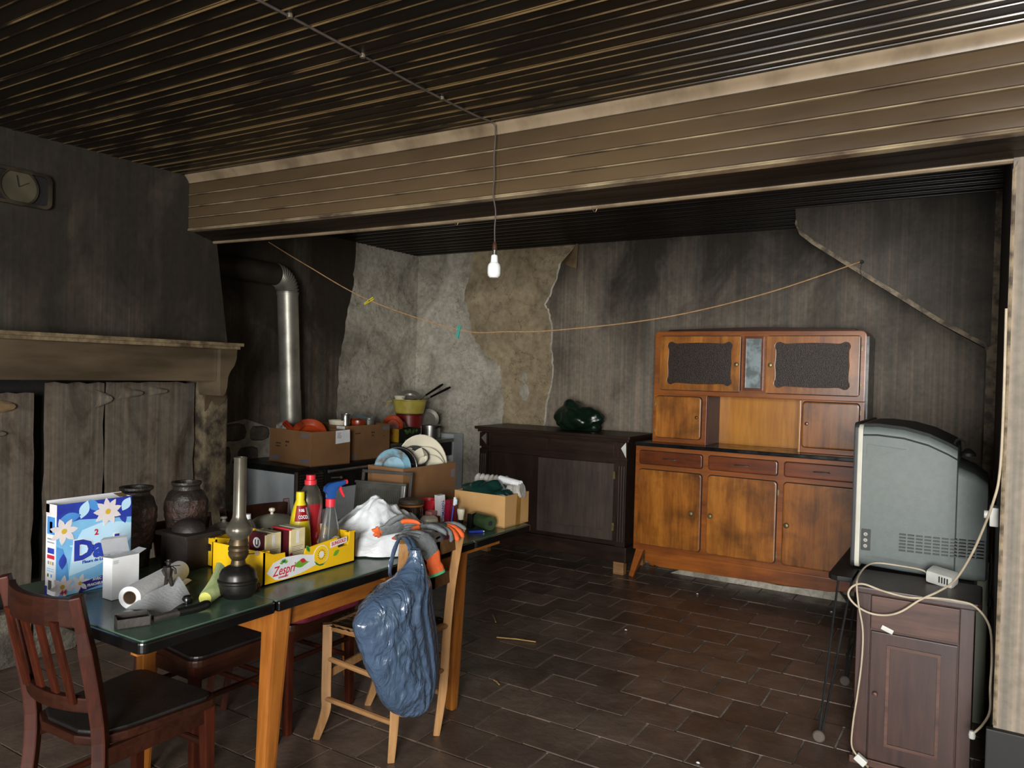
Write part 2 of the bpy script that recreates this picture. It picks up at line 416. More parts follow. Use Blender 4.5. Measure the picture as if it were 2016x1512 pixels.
# ---- boxed ceiling beam clad in boards
beam = struct('ceiling_beam', MB().prism([(2.81, 2.62), (2.81, 2.31), (2.96, 2.258), (2.96, 2.62)], 'yz', -4.0, 2.5), 'beam_dark')
def strip(name, prof, mat, x0=-3.99, x1=2.5, par=beam, n=16):
    mb = MB(); p = len(prof)
    for k in range(n+1):
        x = x0+(x1-x0)*k/n; s_ = sag(x)
        mb.v += [(x, y, z+s_) for y, z in prof]
    for k in range(n):
        for i in range(p): j = (i+1) % p; mb.f.append((k*p+i, k*p+j, (k+1)*p+j, (k+1)*p+i))
    mb.f += [tuple(range(p)), tuple(n*p+i for i in range(p-1, -1, -1))]
    me = mesh_of(name, mb, mat); fix_smooth(me, .5); return obj(name, me, par)
zs = [2.553, 2.484, 2.415, 2.35, 2.287]
Y0 = 2.788
for a, b in zip(zs[:-1], zs[1:]):       # four boards on the face, each with a rounded nose
    strip('beam_board', [(2.815, a-.001), (Y0+.006, a-.001), (Y0+.001, a-.003), (Y0, a-.006), (Y0, b+.010), (Y0+.004, b+.009), (Y0+.004, b+.007), (2.815, b+.007)], 'beam_board')
    strip('board_bead', [(2.815, b+.007), (Y0+.003, b+.007), (Y0-.002, b+.006), (Y0-.003, b+.004), (Y0-.002, b+.002), (Y0+.003, b+.001), (2.815, b+.001)], 'bead_bright')
strip('cove_moulding', [(2.815, 2.605), (Y0-.035, 2.605), (Y0-.033, 2.598), (Y0-.02, 2.584), (Y0-.009, 2.572), (Y0-.004, 2.561), (Y0-.002, 2.555), (2.815, 2.554)], 'cove_paint')
strip('edge_moulding', [(Y0+.03, 2.288), (Y0-.003, 2.288), (Y0-.006, 2.284), (Y0-.003, 2.280), (Y0+.03, 2.276)], 'bead_bright')
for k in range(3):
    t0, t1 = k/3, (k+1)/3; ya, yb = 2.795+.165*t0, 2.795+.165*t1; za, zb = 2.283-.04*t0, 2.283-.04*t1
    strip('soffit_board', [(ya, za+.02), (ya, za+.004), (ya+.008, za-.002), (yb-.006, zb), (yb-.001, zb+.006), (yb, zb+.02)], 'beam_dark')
strip('edge_moulding', [(2.955, 2.26), (2.955, 2.237), (2.962, 2.231), (2.975, 2.231), (2.978, 2.24), (2.978, 2.60), (2.966, 2.60), (2.966, 2.26)], 'cove_paint')

# ---- left wall: papered chimney breast over the fireplace
prof = [(-2.7, 1.60), (-2.7, 2.62), (2.93, 2.62), (2.985, 2.235), (3.072, 1.653), (3.075, 1.60)]
wall_left = struct('wall_left', MB().prism(prof, 'yz', -4.72, XL), 'paper_left')
struct('wall_return', MB().box(-4.72, -4.5, -2.7, 2.9, 0, 1.6), 'soot')

# ---- recess wall beside the chimney, plaster below torn paper
def torn(edge, jag=.008, sub=4, seed=3):
    rnd = random.Random(seed); out = []
    for a, b in zip(edge[:-1], edge[1:]):
        for k in range(sub):
            t = k/sub; out.append((a[0]+(b[0]-a[0])*t+(rnd.uniform(-jag, jag) if k else 0), a[1]+(b[1]-a[1])*t+(rnd.uniform(-jag, jag) if k else 0)))
    return out+[edge[-1]]
wall_recess = struct('wall_recess', MB().box(-4.95, -4.70, 2.9, 5.95, -.05, 2.62), 'plaster_grey')
edge = torn([(4.929, 2.61), (4.917, 2.365), (4.898, 2.186), (4.843, 1.961), (4.785, 1.695), (4.751, 1.433), (4.747, 1.172), (4.74, .95), (4.73, .8)], .012, 4, 5)
struct('torn_wallpaper', MB().prism(edge + [(4.3, .86), (4.05, 1.02), (3.8, 1.10), (3.55, 1.06), (3.3, 1.13), (2.95, 1.1), (2.95, 2.61)], 'yz', -4.70, -4.696), 'paper_recess', wall_recess)
rnd = random.Random(4)
for y0, z0, w_, h_ in ((3.05, .93, .22, .15), (3.30, .95, .26, .13), (3.58, .93, .24, .15), (3.83, .92, .2, .13), (3.1, .76, .3, .15), (3.42, .75, .28, .17), (3.72, .74, .22, .16)):
    mb = MB(); c0 = (-4.70, y0+w_/2, z0+h_/2)
    pts = []
    for k in range(9):
        a = 2*math.pi*k/9; pts.append((c0[1]+w_/2*math.copysign(abs(math.cos(a))**.6, math.cos(a))*rnd.uniform(.86, 1), c0[2]+h_/2*math.copysign(abs(math.sin(a))**.6, math.sin(a))*rnd.uniform(.86, 1)))
    d = rnd.uniform(.015, .03)
    inn = [(c0[1]+(p[0]-c0[1])*.8, c0[2]+(p[1]-c0[2])*.8) for p in pts]
    vs = [(-4.702, *p) for p in pts] + [(-4.70+d, *p) for p in inn]
    mb.add(vs, [tuple(range(9, 18))] + [(i, (i+1) % 9, 9+(i+1) % 9, 9+i) for i in range(9)])
    struct('stone', mb, 'plaster_soot', wall_recess)

# ---- back wall: grey render, a tan skim coat and striped paper, each with its torn edge
wall_back = struct('wall_back', MB().box(-4.95, .5, 5.80, 5.95, -.05, 2.62), 'plaster_grey')
tan = torn([(-4.039, 2.61), (-4.088, 2.402), (-4.139, 2.192), (-4.076, 2.025), (-4.042, 1.837), (-3.924, 1.697), (-3.838, 1.628), (-3.726, 1.56), (-3.693, 1.377), (-3.676, 1.195), (-3.681, 1.011), (-3.7, .7)], .014, 5, 8)
struct('skim_coat', MB().prism(tan + [(-2.9, .7), (-2.9, 2.61)], 'xz', 5.796, 5.80), 'plaster_tan', wall_back)
pe = torn([(-2.963, 2.61), (-3.129, 2.446), (-3.151, 2.36), (-3.22, 2.165), (-3.269, 2.1), (-3.226, 2.033), (-3.186, 1.878), (-3.191, 1.702), (-3.167, 1.57), (-3.195, 1.349), (-3.226, 1.215), (-3.246, 1.037), (-3.263, .769)], .010, 5, 2)
struct('torn_wallpaper', MB().prism(pe + [(-3.26, .05), (.06, .05), (.06, 2.61)], 'xz', 5.788, 5.796), 'paper_back', wall_back)
edge3 = [(p[0]-.014-.008*random.random(), p[1]) for p in pe]
struct('torn_fringe', MB().prism(edge3 + [(p[0]+.01, p[1]) for p in reversed(pe)], 'xz', 5.791, 5.7955), 'plaster_grey', wall_back)
# folded flap of paper hanging from the top
pm('paper_reverse', '75603f', '54422c', .8, scale=9)
def flapf(u, v):
    a = Vector((-2.975, 5.786, 2.605)).lerp(Vector((-3.125, 5.784, 2.455)), v); b = Vector((-2.945, 5.75, 2.60)).lerp(Vector((-2.93, 5.70, 2.385)), v)
    p = a.lerp(b, u); p.y -= .03*math.sin(math.pi*u); return p
struct('paper_flap', MB().grid(flapf, 8, 6), 'paper_reverse', wall_back)
# blisters where the skim has flaked
for cx, cz, w_, h_ in ((-3.46, 1.33, .05, .08), (-3.47, 1.46, .035, .05)):
    ring_o = torn(circ(cx, cz, w_, 9, h_)+[circ(cx, cz, w_, 9, h_)[0]], .01, 2, 3)
    struct('flaked_patch', MB().prism(ring_o[:-1], 'xz', 5.792, 5.797), 'plaster_grey', wall_back)

# ---- staircase underside boxed in beside the back wall
poly = [(-1.068, 2.61), (-1.061, 2.52), (-1.03, 2.45), (-.956, 2.386), (-.654, 2.17), (-.235, 1.876), (-.003, 1.735), (.012, 1.70), (.016, 0), (.06, 0), (.06, 2.61)]
wall_stair = struct('wall_stair', MB().prism(poly, 'xz', 5.12, 5.80), 'paper_stair')
pm('worn_edge', '8a7a62', '4a4034', .6, scale=16, bmp=.5, bscale=40, lo=.4, hi=.6)
band = [(-1.061, 2.53), (-1.03, 2.46), (-.956, 2.396), (-.654, 2.18), (-.235, 1.886), (-.003, 1.745), (.013, 1.70)]
struct('edge_strip', MB().prism(torn(band, .004, 4, 6) + [(p[0]-.004, p[1]-.028) for p in reversed(band)], 'xz', 5.108, 5.125), 'worn_edge', wall_stair)
struct('corner_post', MB().box(.004, .057, 5.105, 5.14, 0, 1.72), 'worn_edge', wall_stair)
struct('corner_post', MB().box(.022, .057, 5.106, 5.13, 1.72, 2.6), 'worn_edge', wall_stair)

# ---- right wall and the pier that carries the beam
wall_right = struct('wall_right', MB().prism([(XR, 2.95), (XR, 5.82), (.3, 5.82), (.3, 3.2), (2.55, 3.2), (2.55, 2.95)], 'xy', 0, 2.6), 'paper_pier')
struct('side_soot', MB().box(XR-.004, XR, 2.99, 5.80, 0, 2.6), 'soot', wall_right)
struct('corner_bead', MB().tube([(XR+.004, 2.954, .39), (XR+.004, 2.954, 2.2), (XR+.012, 2.957, 2.23), (XR+.03, 2.958, 2.24)], .007, 6), 'worn_edge', wall_right)
baseboard = struct('baseboard_right', MB().box(XR-.02, 2.55, 2.925, 2.95, 0, .383), 'black_paint', bevel=.004)
struct('wall_far_right', MB().box(2.5, 2.65, -2.7, 3.2, 0, 2.62), 'white_wall')
# near wall behind the photographer with a glazed door and a window opening
nw = MB()
for x0, x1, z0, z1 in ((-5, -2.15, 0, 2.62), (-2.15, -1.05, 0, .85), (-2.15, -1.05, 2.15, 2.62), (-1.05, .0, 0, 2.62), (.0, 1.6, 2.42, 2.62), (1.6, 2.6, 0, 2.62)):
    nw.box(x0, x1, -2.7, -2.6, z0, z1)
struct('wall_near', nw, 'white_wall')
pm('frame_paint', 'd8d3c8', None, .5)
fr = MB().ring(rrect(-2.09, -1.11, .91, 2.09, .001, 1), rrect(-2.15, -1.05, .85, 2.15, .001, 1), 'xz', -2.68, -2.62)
struct('window_1', fr, 'frame_paint')
fr = MB().ring(rrect(.06, 1.54, .06, 2.36, .001, 1), rrect(.0, 1.6, .0, 2.42, .001, 1), 'xz', -2.68, -2.62)
struct('door_1', fr, 'frame_paint')

# ================================================================== FIREPLACE
fp = thing('fireplace', 'brown painted fireplace surround with mantel shelf, its opening boarded up and papered', 'fireplace', (-3.9, 2.0, 0))
part('mantel_shelf', MB().box(-4.05, -3.775, -2.6, 3.035, 1.612, 1.632), 'mantel_edge', fp, bevel=.006)
part('mantel_moulding', MB().box(-4.05, -3.79, -2.6, 3.02, 1.594, 1.613), 'mantel_edge', fp, bevel=.005)
part('lintel', MB().box(-4.05, -3.83, -2.6, 2.885, 1.405, 1.595), 'mantel_paint', fp, bevel=.003)
cor = [(2.886, 1.595), (3.005, 1.595), (3.003, 1.54), (2.99, 1.50), (2.962, 1.465), (2.945, 1.43), (2.94, 1.37), (2.93, 1.335), (2.912, 1.315), (2.893, 1.318), (2.886, 1.36)]
part('corbel', MB().prism(cor, 'yz', -4.0, -3.80), 'mantel_paint', fp, bevel=.004)
part('jamb', MB().box(-4.15, -3.955, 2.905, 3.065, 0, 1.595), 'jamb_stone', fp, bevel=.012)
part('jamb_plaster', MB().prism(torn([(2.90, 1.40), (3.05, 1.40), (3.05, 1.30), (3.0, 1.25), (2.94, 1.29), (2.9, 1.22)], .008, 3, 4), 'yz', -3.956, -3.95), 'mantel_paint', fp)
part('opening_back', MB().box(-4.2, -4.14, -1.6, 2.92, 0, 1.42), 'soot', fp)
rnd = random.Random(12)
for y0, y1, z0, z1, x in ((1.62, 1.975, .38, 1.335, -4.03), (2.04, 2.338, .36, 1.385, -4.04), (2.352, 2.885, .36, 1.39, -4.03), (1.05, 1.60, .3, 1.36, -4.03), (.4, 1.04, .3, 1.37, -4.035)):
    e = torn([(y0, z0), (y1, z0), (y1, z1), (y0, z1), (y0, z0)], .006, 9, int(y0*100))[:-1]
    part('papered_board', MB().prism(e, 'yz', x-.02, x), 'paper_hearth', fp)
# peeling scraps along the top of the boards
for y0, z0, w_, h_ in ((1.78, 1.27, .16, .09), (2.31, 1.30, .07, .10), (2.46, 1.33, .12, .07), (2.62, 1.34, .10, .06), (1.72, 1.14, .2, .06)):
    def sf(u, v, y0=y0, z0=z0, w_=w_, h_=h_): return (-4.026+.018*v*(1-v)*4*u+.006*u, y0+w_*(u-.5)+.02*math.sin(3*v), z0+h_*(v-.5)*(1-.5*u))
    part('peeling_scrap', MB().grid(sf, 5, 5), 'paper_reverse' if y0 == 1.78 else 'paper_hearth', fp)
for k in range(9):
    y0 = .8+k*.235; h_ = rnd.uniform(.26, .34)
    mb = MB().obox((-4.03+rnd.uniform(-.02, .02), y0+.11, h_/2), (.06, .11, h_/2), (0, rnd.uniform(-.05, .05), 0))
    part('hearth_stone', mb, 'rubble', fp, bevel=.03)

# wall clock on the chimney breast
pm('clock_frame', '3a342a', '1e1a15', .35, scale=8); pm('clock_face', '4e4938', '363226', .5, scale=5)
ck = thing('wall_clock', 'sooty rounded wall clock with round dial on the chimney breast', 'clock', (XL, 1.855, 2.33))
part('case', MB().prism(rrect(1.70, 2.005, 2.243, 2.41, .03), 'yz', XL+.0, XL+.02), 'soot', ck, bevel=.004)
part('rim', MB().ring(rrect(1.715, 1.99, 2.257, 2.396, .026), rrect(1.698, 2.007, 2.241, 2.412, .034), 'yz', XL+.01, XL+.034), 'clock_frame', ck, bevel=.004)
part('dial', MB().prism(circ(1.855, 2.327, .082, 32), 'yz', XL+.015, XL+.024), 'clock_face', ck)
part('dial_ring', MB().ring(circ(1.855, 2.327, .081, 32), circ(1.855, 2.327, .089, 32), 'yz', XL+.015, XL+.032), 'clock_frame', ck)
part('hand', MB().bar((XL+.026, 1.855, 2.327), (XL+.026, 1.90, 2.355), .005, .002), 'soot', ck)
part('hand', MB().bar((XL+.027, 1.855, 2.327), (XL+.027, 1.845, 2.38), .004, .002), 'soot', ck)
# ================================================================== LARGE FURNITURE
wood('oak_table', 'a86a2a', '8f5420', '6d3c14', 'z', 8, .35, .25, .3)
wood('oak_table_h', 'a86a2a', '8f5420', '6d3c14', 'y', 8, .38, .3, .3)
wood('beech', 'b98d5e', '9c7347', '75532f', 'z', 8, .5, .35)
wood('beech_h', 'ab8055', '8d663e', '6a4a2a', 'x', 8, .55, .4)
wood('brown_chair', '5a2613', '3c180d', '240f08', 'z', 9, .45, .4, .0, 1, .25)
wood('brown_chair_h', '3c1f13', '30150b', '1c0d07', 'x', 9, .45, .4, .0, 1, .25)
pm('seat_black', '211f1e', '151413', .42, scale=7, bmp=.15, bscale=50)
pm('laminate_green', '4d6455', '3c4f43', .24, scale=4, bmp=.03, bscale=200, rvar=.06)
pm('edge_black', '101010', '080808', .22, scale=8)
pm('rush', '6a5334', '3e2f1d', .8, scale=30, stretch=(1, .3, 1), bmp=.5, bscale=60)

TZ = .76
tb = thing('dining_table', 'long draw-leaf table with green laminate top, black edge and tapered honey oak legs', 'table', (-2.31, 2.2, 0))
for nm, y0, y1 in (('table_leaf', 1.192, 1.651), ('table_top', 1.655, 2.745), ('table_leaf', 2.749, 3.235)):
    t = part(nm, MB().prism(rrect(-2.668, -1.882, y0+.012 if y0 < 1.2 else y0, y1-.012 if y1 > 3 else y1, .014 if nm == 'table_leaf' else .004), 'xy', TZ-.004, TZ), 'laminate_green', tb)
    part('edge_band', MB().prism(rrect(-2.68, -1.868, y0, y1, .022 if nm == 'table_leaf' else .006), 'xy', TZ-.034, TZ-.0035), 'edge_black', tb, t, bevel=.005)
part('apron', MB().box(-1.955, -1.93, 1.70, 2.71, .648, .726), 'oak_table_h', tb, bevel=.003)
part('apron', MB().box(-2.63, -2.605, 1.70, 2.71, .648, .726), 'oak_table_h', tb, bevel=.003)
part('apron', MB().box(-2.62, -1.94, 1.695, 1.72, .625, .726), 'oak_table', tb, bevel=.003)
part('apron', MB().box(-2.62, -1.94, 2.69, 2.715, .625, .726), 'oak_table', tb, bevel=.003)
part('leaf_runner', MB().box(-1.99, -1.96, 1.24, 1.7, .69, .725), 'oak_table_h', tb)
part('leaf_runner', MB().box(-2.58, -2.55, 1.24, 1.7, .69, .725), 'oak_table_h', tb)
part('leaf_runner', MB().box(-1.935, -1.905, 2.20, 3.0, .70, .725), 'oak_table_h', tb)
for sx, sy in ((1, -1), (-1, -1), (1, 1), (-1, 1)):
    x, y = (-1.925 if sx > 0 else -2.63), (1.695 if sy < 0 else 2.72)
    kx = .0 if (sx > 0 and sy < 0) else -.03*sx
    part('leg', MB().bar((x-.01*sx, y-.012*sy, .727), (x-.015*sx+kx, y+(.02*sy if sy > 0 else -.03), 0), .075, .06, .042, .042, (1, 0, 0)), 'oak_table', tb, bevel=.012)

# ---- wooden bistro chairs: back at y=0, seat towards +y
def bistro(name, label, cat, loc, rz, group=None, frame='brown_chair', frame_h='brown_chair_h', slats=4):
    t = thing(name, label, cat, loc, rz, group)
    P = lambda n, mb, m_, **k: part(n, mb, m_, t, local=True, **k)
    outl = []
    for k in range(9): a = math.pi*k/8; outl.append((.165*math.cos(math.pi-a)*-1, -.0-.045*math.sin(a)))
    seat = rrect(-.205, .205, .10, .40, .05)
    seat = [(x*(1-.16*max(0, (.38-y)/.38)), y) for x, y in seat if y > .2] + [(-.172, .10), (-.15, .03), (-.08, .0), (.08, .0), (.15, .03), (.172, .10)]
    P('seat_frame', MB().prism(seat, 'xy', .425, .452), frame_h, bevel=.006)
    P('seat_pad', MB().prism([(x*.93, .2+(y-.2)*.93) for x, y in seat], 'xy', .450, .462), 'seat_black', bevel=.006)
    for s_ in (-1, 1):
        P('leg', MB().bar((s_*.175, .365, .43), (s_*.178, .375, 0), .036, .036, .028, .028, (1, 0, 0)), frame, bevel=.004)
        pts = spline([(s_*.172, -.035, 0), (s_*.170, .01, .25), (s_*.168, .022, .45), (s_*.172, -.01, .65), (s_*.178, -.06, .875)], 4)
        P('back_post', MB().tube(pts, [.027 if 3 < i < 14 else .022 for i in range(len(pts))], 4, sq=(1, .8)), frame, bevel=.004)
        P('side_stretcher', MB().tube([(s_*.174, .0, .22), (s_*.177, .37, .22)], .011, 8), frame, smooth=True)
        P('side_rail', MB().bar((s_*.168, .02, .40), (s_*.175, .36, .40), .02, .05), frame_h, bevel=.003)
    P('front_rail', MB().bar((-.175, .372, .40), (.175, .372, .40), .02, .05), frame_h, bevel=.003)
    P('front_stretcher', MB().tube([(-.177, .372, .3), (.177, .372, .3)], .011, 8), frame_h, smooth=True)
    P('rear_stretcher', MB().tube([(-.17, -.0, .26), (.17, -.0, .26)], .011, 8), frame_h, smooth=True)
    def rail(z0, z1, y0, dep):
        mb = MB(); n = 9
        for k in range(n):
            u = k/(n-1)*2-1; x = u*.165; y = y0-dep*(1-u*u)
            mb.v += [(x, y-.011, z0), (x, y+.011, z0), (x, y+.011, z1), (x, y-.011, z1)]
        for k in range(n-1):
            for i in range(4): j = (i+1) % 4; mb.f.append((k*4+i, k*4+j, (k+1)*4+j, (k+1)*4+i))
        mb.f += [(0, 1, 2, 3), tuple((n-1)*4+i for i in (3, 2, 1, 0))]; return mb
    P('top_rail', rail(.785, .862, -.045, .045), frame_h, bevel=.004)
    P('back_rail', rail(.535, .575, .008, .04), frame_h, bevel=.004)
    for k in range(slats):
        u = (k-(slats-1)/2)*.075
        P('back_slat', MB().bar((u, -.025, .56), (u, -.082, .80), .03, .01, side=(0, 1, 0)), frame, bevel=.002)
    return t
bistro('bistro_chair', 'reddish brown slat-back chair with black seat at the near table end', 'chair', (-2.215, 1.165, 0), math.radians(2), 'brown chairs with black seats')
bistro('bistro_chair', 'brown chair with black seat tucked under the table behind its front leg', 'chair', (-2.72, 1.885, 0), math.radians(-90), 'brown chairs with black seats')
rc = bistro('kitchen_chair', 'brown wooden chair with a red seat cushion pushed under the table', 'chair', (-2.745, 2.335, 0), math.radians(-90), None, 'brown_chair', 'brown_chair_h')
for ch in list(rc.children):
    if ch.name.startswith('seat_pad'): bpy.data.objects.remove(ch)
pm('red_cloth', '7d2436', '5c1728', .75, scale=20, bmp=.3, bscale=120)
cu = MB().prism(rrect(-2.70, -2.30, 2.14, 2.53, .06, 4), 'xy', .462, .515)
cq = solo('seat_cushion', cu, 'red_cloth', 'flat dark red seat cushion on the chair under the table', 'cushion', (-2.53, 2.335, .455), smooth=1.2, bevel=.017)

# ---- rush seated ladder-back chair (world coordinates)
rs = thing('rush_chair', 'pale beech ladder-back chair with rush seat, blue bag hanging on it', 'chair', (-2.03, 2.38, 0))
FL, FR = ((-2.225, 2.225, .465), (-2.26, 2.59, .455)); 
for top, mid, foot in (((-2.225, 2.225, .468), (-2.222, 2.222, .2), (-2.255, 2.205, 0)), ((-2.255, 2.585, .462), (-2.262, 2.57, .2), (-2.30, 2.555, 0))):
    pts = spline([foot, (mid[0], mid[1], .12), mid, top], 4); n = len(pts)
    part('leg', MB().tube(pts, [.019+.008*min(1, i/4) for i in range(n)], 4), 'beech', rs, bevel=.004)
for pts in (((-1.885, 2.235, 0), (-1.872, 2.235, .2), (-1.87, 2.235, .45), (-1.845, 2.215, .65), (-1.795, 2.175, .868)), ((-1.875, 2.505, 0), (-1.862, 2.525, .2), (-1.86, 2.54, .45), (-1.84, 2.54, .65), (-1.795, 2.528, .86))):
    p = spline(pts, 4); n = len(p)
    part('back_post', MB().tube(p, [.021+.007*min(1, i/4) for i in range(n)], 4, sq=(1, .85)), 'beech', rs, bevel=.005)
sp = [(-2.245, 2.205), (-2.275, 2.605), (-1.86, 2.555), (-1.865, 2.225)]
def seatf(u, v):
    a = Vector(sp[0]).lerp(Vector(sp[1]), u); b = Vector(sp[3]).lerp(Vector(sp[2]), u); p = a.lerp(b, v)
    return (p.x, p.y, .465-.018*math.sin(math.pi*u)*math.sin(math.pi*v)+.002*math.sin(u*60)*(abs(v-.5) > abs(u-.5))+.002*math.sin(v*60)*(abs(v-.5) <= abs(u-.5)))
mb = MB().grid(seatf, 24, 24); part('rush_seat', mb, 'rush', rs, solid=.02)
rails = [((-2.228, 2.235, .452), (-1.87, 2.24, .452), .015), ((-2.255, 2.58, .45), (-1.86, 2.54, .45), .015), ((-2.228, 2.235, .452), (-2.255, 2.58, .45), .015), ((-1.87, 2.24, .452), (-1.86, 2.54, .45), .015)]
for a, b, r in rails: part('seat_rail', MB().tube([a, b], r, 8), 'beech_h', rs, smooth=True)
for a, b, r in (((-2.222, 2.222, .33), (-1.87, 2.235, .30), .011), ((-2.228, 2.215, .17), (-1.875, 2.235, .15), .011), ((-2.262, 2.575, .33), (-1.86, 2.53, .32), .011), ((-2.268, 2.566, .19), (-1.862, 2.52, .17), .011), ((-1.872, 2.235, .27), (-1.86, 2.53, .27), .011)):
    part('stretcher', MB().tube([a, b], r, 8), 'beech_h', rs, smooth=True)
part('front_stretcher', MB().bar((-2.222, 2.222, .262), (-2.262, 2.572, .262), .012, .034, side=(0, 0, 1)), 'beech', rs, bevel=.003)
for z, y0, y1, x in ((.655, 2.212, 2.54, -1.842), (.795, 2.19, 2.535, -1.812)):
    def lf(u, v, z=z, y0=y0, y1=y1, x=x): return (x+.028*math.sin(math.pi*u), y0+(y1-y0)*u, z-.022+.05*v+(.012*math.sin(math.pi*u) if v > .5 else .008*math.sin(math.pi*u)))
    part('ladder_slat', MB().grid(lf, 12, 4), 'beech_h', rs, solid=.014, smooth=True)

# ================================================================== BUFFET
wood('buffet_wood', 'bd7a2c', '9b5a1a', '5f3011', 'z', 6, .32, .62, .35, 1.5)
wood('buffet_frame', 'a55f20', '8d4c18', '653012', 'x', 6, .34, .4, .35)
wood('buffet_drawer', '8d4716', '733512', '47200d', 'x', 7, .3, .6, .35)
wood('niche_wood', 'cf9038', 'b57526', '94581a', 'z', 4, .3, .2, .3)
pm('figured_glass', '38291f', '18110d', .3, scale=120, bmp=.3, bscale=170, spec=.3, lo=.4, hi=.6)
pm('mirror', '8f9b9d', '66706f', .3, .35, scale=14, lo=.45, hi=.6); pm('brass', '8a7c58', '5f5238', .4, .6, scale=20); pm('steel', 'a8a8a0', '7d7d78', .3, .9, scale=20)  # mirror: pale, mostly non-metal colour stands in for a bright reflection
pm('black_top', '15171a', '0c0d0f', .2, scale=8, rvar=.08)
bf = thing('kitchen_buffet', 'tall orange-brown wooden kitchen buffet with figured glass upper doors and three lower doors', 'cupboard', (-1.4, 5.55, 0))
B = lambda n, mb, m_, **k: part(n, mb, m_, bf, **k)
YF, YU = 5.305, 5.42
B('lower_case', MB().box(-2.19, -.61, YF, 5.775, .215, .985), 'buffet_frame', bevel=.006)
B('counter', MB().prism(rrect(-2.205, -.595, YF-.018, 5.775, .02), 'xy', .985, 1.012), 'black_top', bevel=.006)
B('plinth', MB().prism([(-2.1, .215), (-2.1, .13), (-1.98, .105), (-.82, .125), (-.7, .15), (-.69, .215)], 'xz', YF+.012, YF+.035), 'buffet_frame', bevel=.004)
for x0, x1 in ((-2.14, -2.185), (-.66, -.615)):
    sgn = 1 if x0 > -1 else -1
    B('leg', MB().bar((x0, YF+.05, .218), (x1+.02*sgn, YF+.02, 0), .075, .06, .035, .035, (1, 0, 0)), 'buffet_frame', bevel=.006)
    B('leg', MB().bar((x0, 5.72, .218), (x1+.02*sgn, 5.75, 0), .075, .06, .035, .035, (1, 0, 0)), 'buffet_frame', bevel=.006)
cols = ((-2.155, -1.682), (-1.637, -1.166), (-1.122, -.648))
for i, (a, b) in enumerate(cols):
    B('shadow_gap', MB().prism(rrect(a-.004, b+.004, .851, .956, .02), 'xz', YF-.002, YF+.001), 'soot')  # black plates behind drawers and doors paint in the shade of the gaps
    B('shadow_gap', MB().prism(rrect(a-.004, b+.004, .258, .819, .026), 'xz', YF-.002, YF+.001), 'soot')
    d = B('drawer', MB().prism(rrect(a, b, .855, .952, .018), 'xz', YF-.016, YF+.002), 'buffet_drawer', bevel=.007)
    cx = (a+b)/2
    part('drawer_handle', MB().tube(spline([(cx-.045, YF-.016, .902), (cx-.042, YF-.03, .904), (cx+.042, YF-.03, .904), (cx+.045, YF-.016, .902)], 4), .004, 6), 'steel', bf, d, smooth=True)
    d = B('door', MB().prism(rrect(a, b, .262, .815, .024), 'xz', YF-.018, YF+.002), 'buffet_wood', bevel=.009)
    kx = (b-.062) if i == 0 else a+.03
    part('knob', MB().lathe([(.006, 0), (.008, .008), (.017, .014), (.018, .02), (.012, .026), (0, .028)], (kx, YF-.018, .532), 14, mat=Matrix.Rotation(math.pi/2, 4, 'X')), 'brass', bf, d, smooth=True)
    hx = a-.006 if i == 0 else b+.008
    for hz in (.74, .32): part('hinge', MB().box(hx-.005, hx+.005, YF-.006, YF, hz-.02, hz+.02), 'brass', bf, d, bevel=.002)
# upper case: left box, right box, top box around an open niche
UX0, UX1, UZ0, UZ1 = -2.108, -.66, 1.012, 1.838
B('upper_side', MB().box(UX0, -1.70, YU, 5.77, UZ0, 1.37), 'buffet_frame', bevel=.004)
B('upper_side', MB().box(-1.052, UX1, YU, 5.77, UZ0, 1.37), 'buffet_frame', bevel=.004)
B('upper_case', MB().prism([(x, z) for x, z in rrect(UX0, UX1, 1.368, UZ1, .035) if z > 1.42] + [(UX0, 1.368), (UX1, 1.368)], 'xz', YU, 5.77), 'buffet_frame', bevel=.006)
B('niche_back', MB().box(-1.70, -1.05, 5.70, 5.72, UZ0, 1.368), 'niche_wood')
B('niche_side', MB().box(-1.70, -1.687, YU-.004, 5.70, UZ0, 1.366), 'brown_chair', bevel=.003)
B('niche_side', MB().box(-1.065, -1.052, YU-.004, 5.70, UZ0, 1.366), 'niche_wood', bevel=.003)
B('cornice', MB().prism([(UX0+.05, UZ1-.004), (UX1-.06, UZ1-.004), (UX1-.08, UZ1+.016), (-1.38, UZ1+.03), (UX0+.09, UZ1+.016)], 'xz', YU+.07, 5.76), 'brown_chair_h', bevel=.003)
B('side_panel', MB().box(UX1-.001, UX1+.012, YU+.05, 5.775, UZ0, 1.80), 'black_top')
for a, b, kx in ((-2.083, -1.737, None), (-1.04, -.688, -1.02)):
    B('shadow_gap', MB().prism(rrect(a-.004, b+.004, 1.046, 1.361, .026), 'xz', YU-.002, YU+.001), 'soot')
    d = B('small_door', MB().prism(rrect(a, b, 1.05, 1.357, .024), 'xz', YU-.018, YU+.002), 'buffet_wood', bevel=.009)
    hx = a-.006 if a < -1.5 else b+.008
    for hz in (1.30, 1.10): part('hinge', MB().box(hx-.005, hx+.004, YU-.006, YU, hz-.018, hz+.018), 'brass', bf, d, bevel=.002)
    part('knob', MB().lathe([(.007, 0), (.012, .008), (.010, .014), (0, .016)], ((b-.03 if a < -1.5 else a+.03), YU-.018, 1.21), 12, mat=Matrix.Rotation(math.pi/2, 4, 'X')), 'buffet_drawer', bf, d, smooth=True)
qq = [(0, .150), (.10, .147), (.165, .144), (.186, .148), (.206, .156), (.226, .152), (.238, .136), (.238, .119), (.231, .10), (.231, .05), (.235, 0)]
qq = [tuple(p)[:2] for p in spline([(x, z, 0) for x, z in qq], 4)]
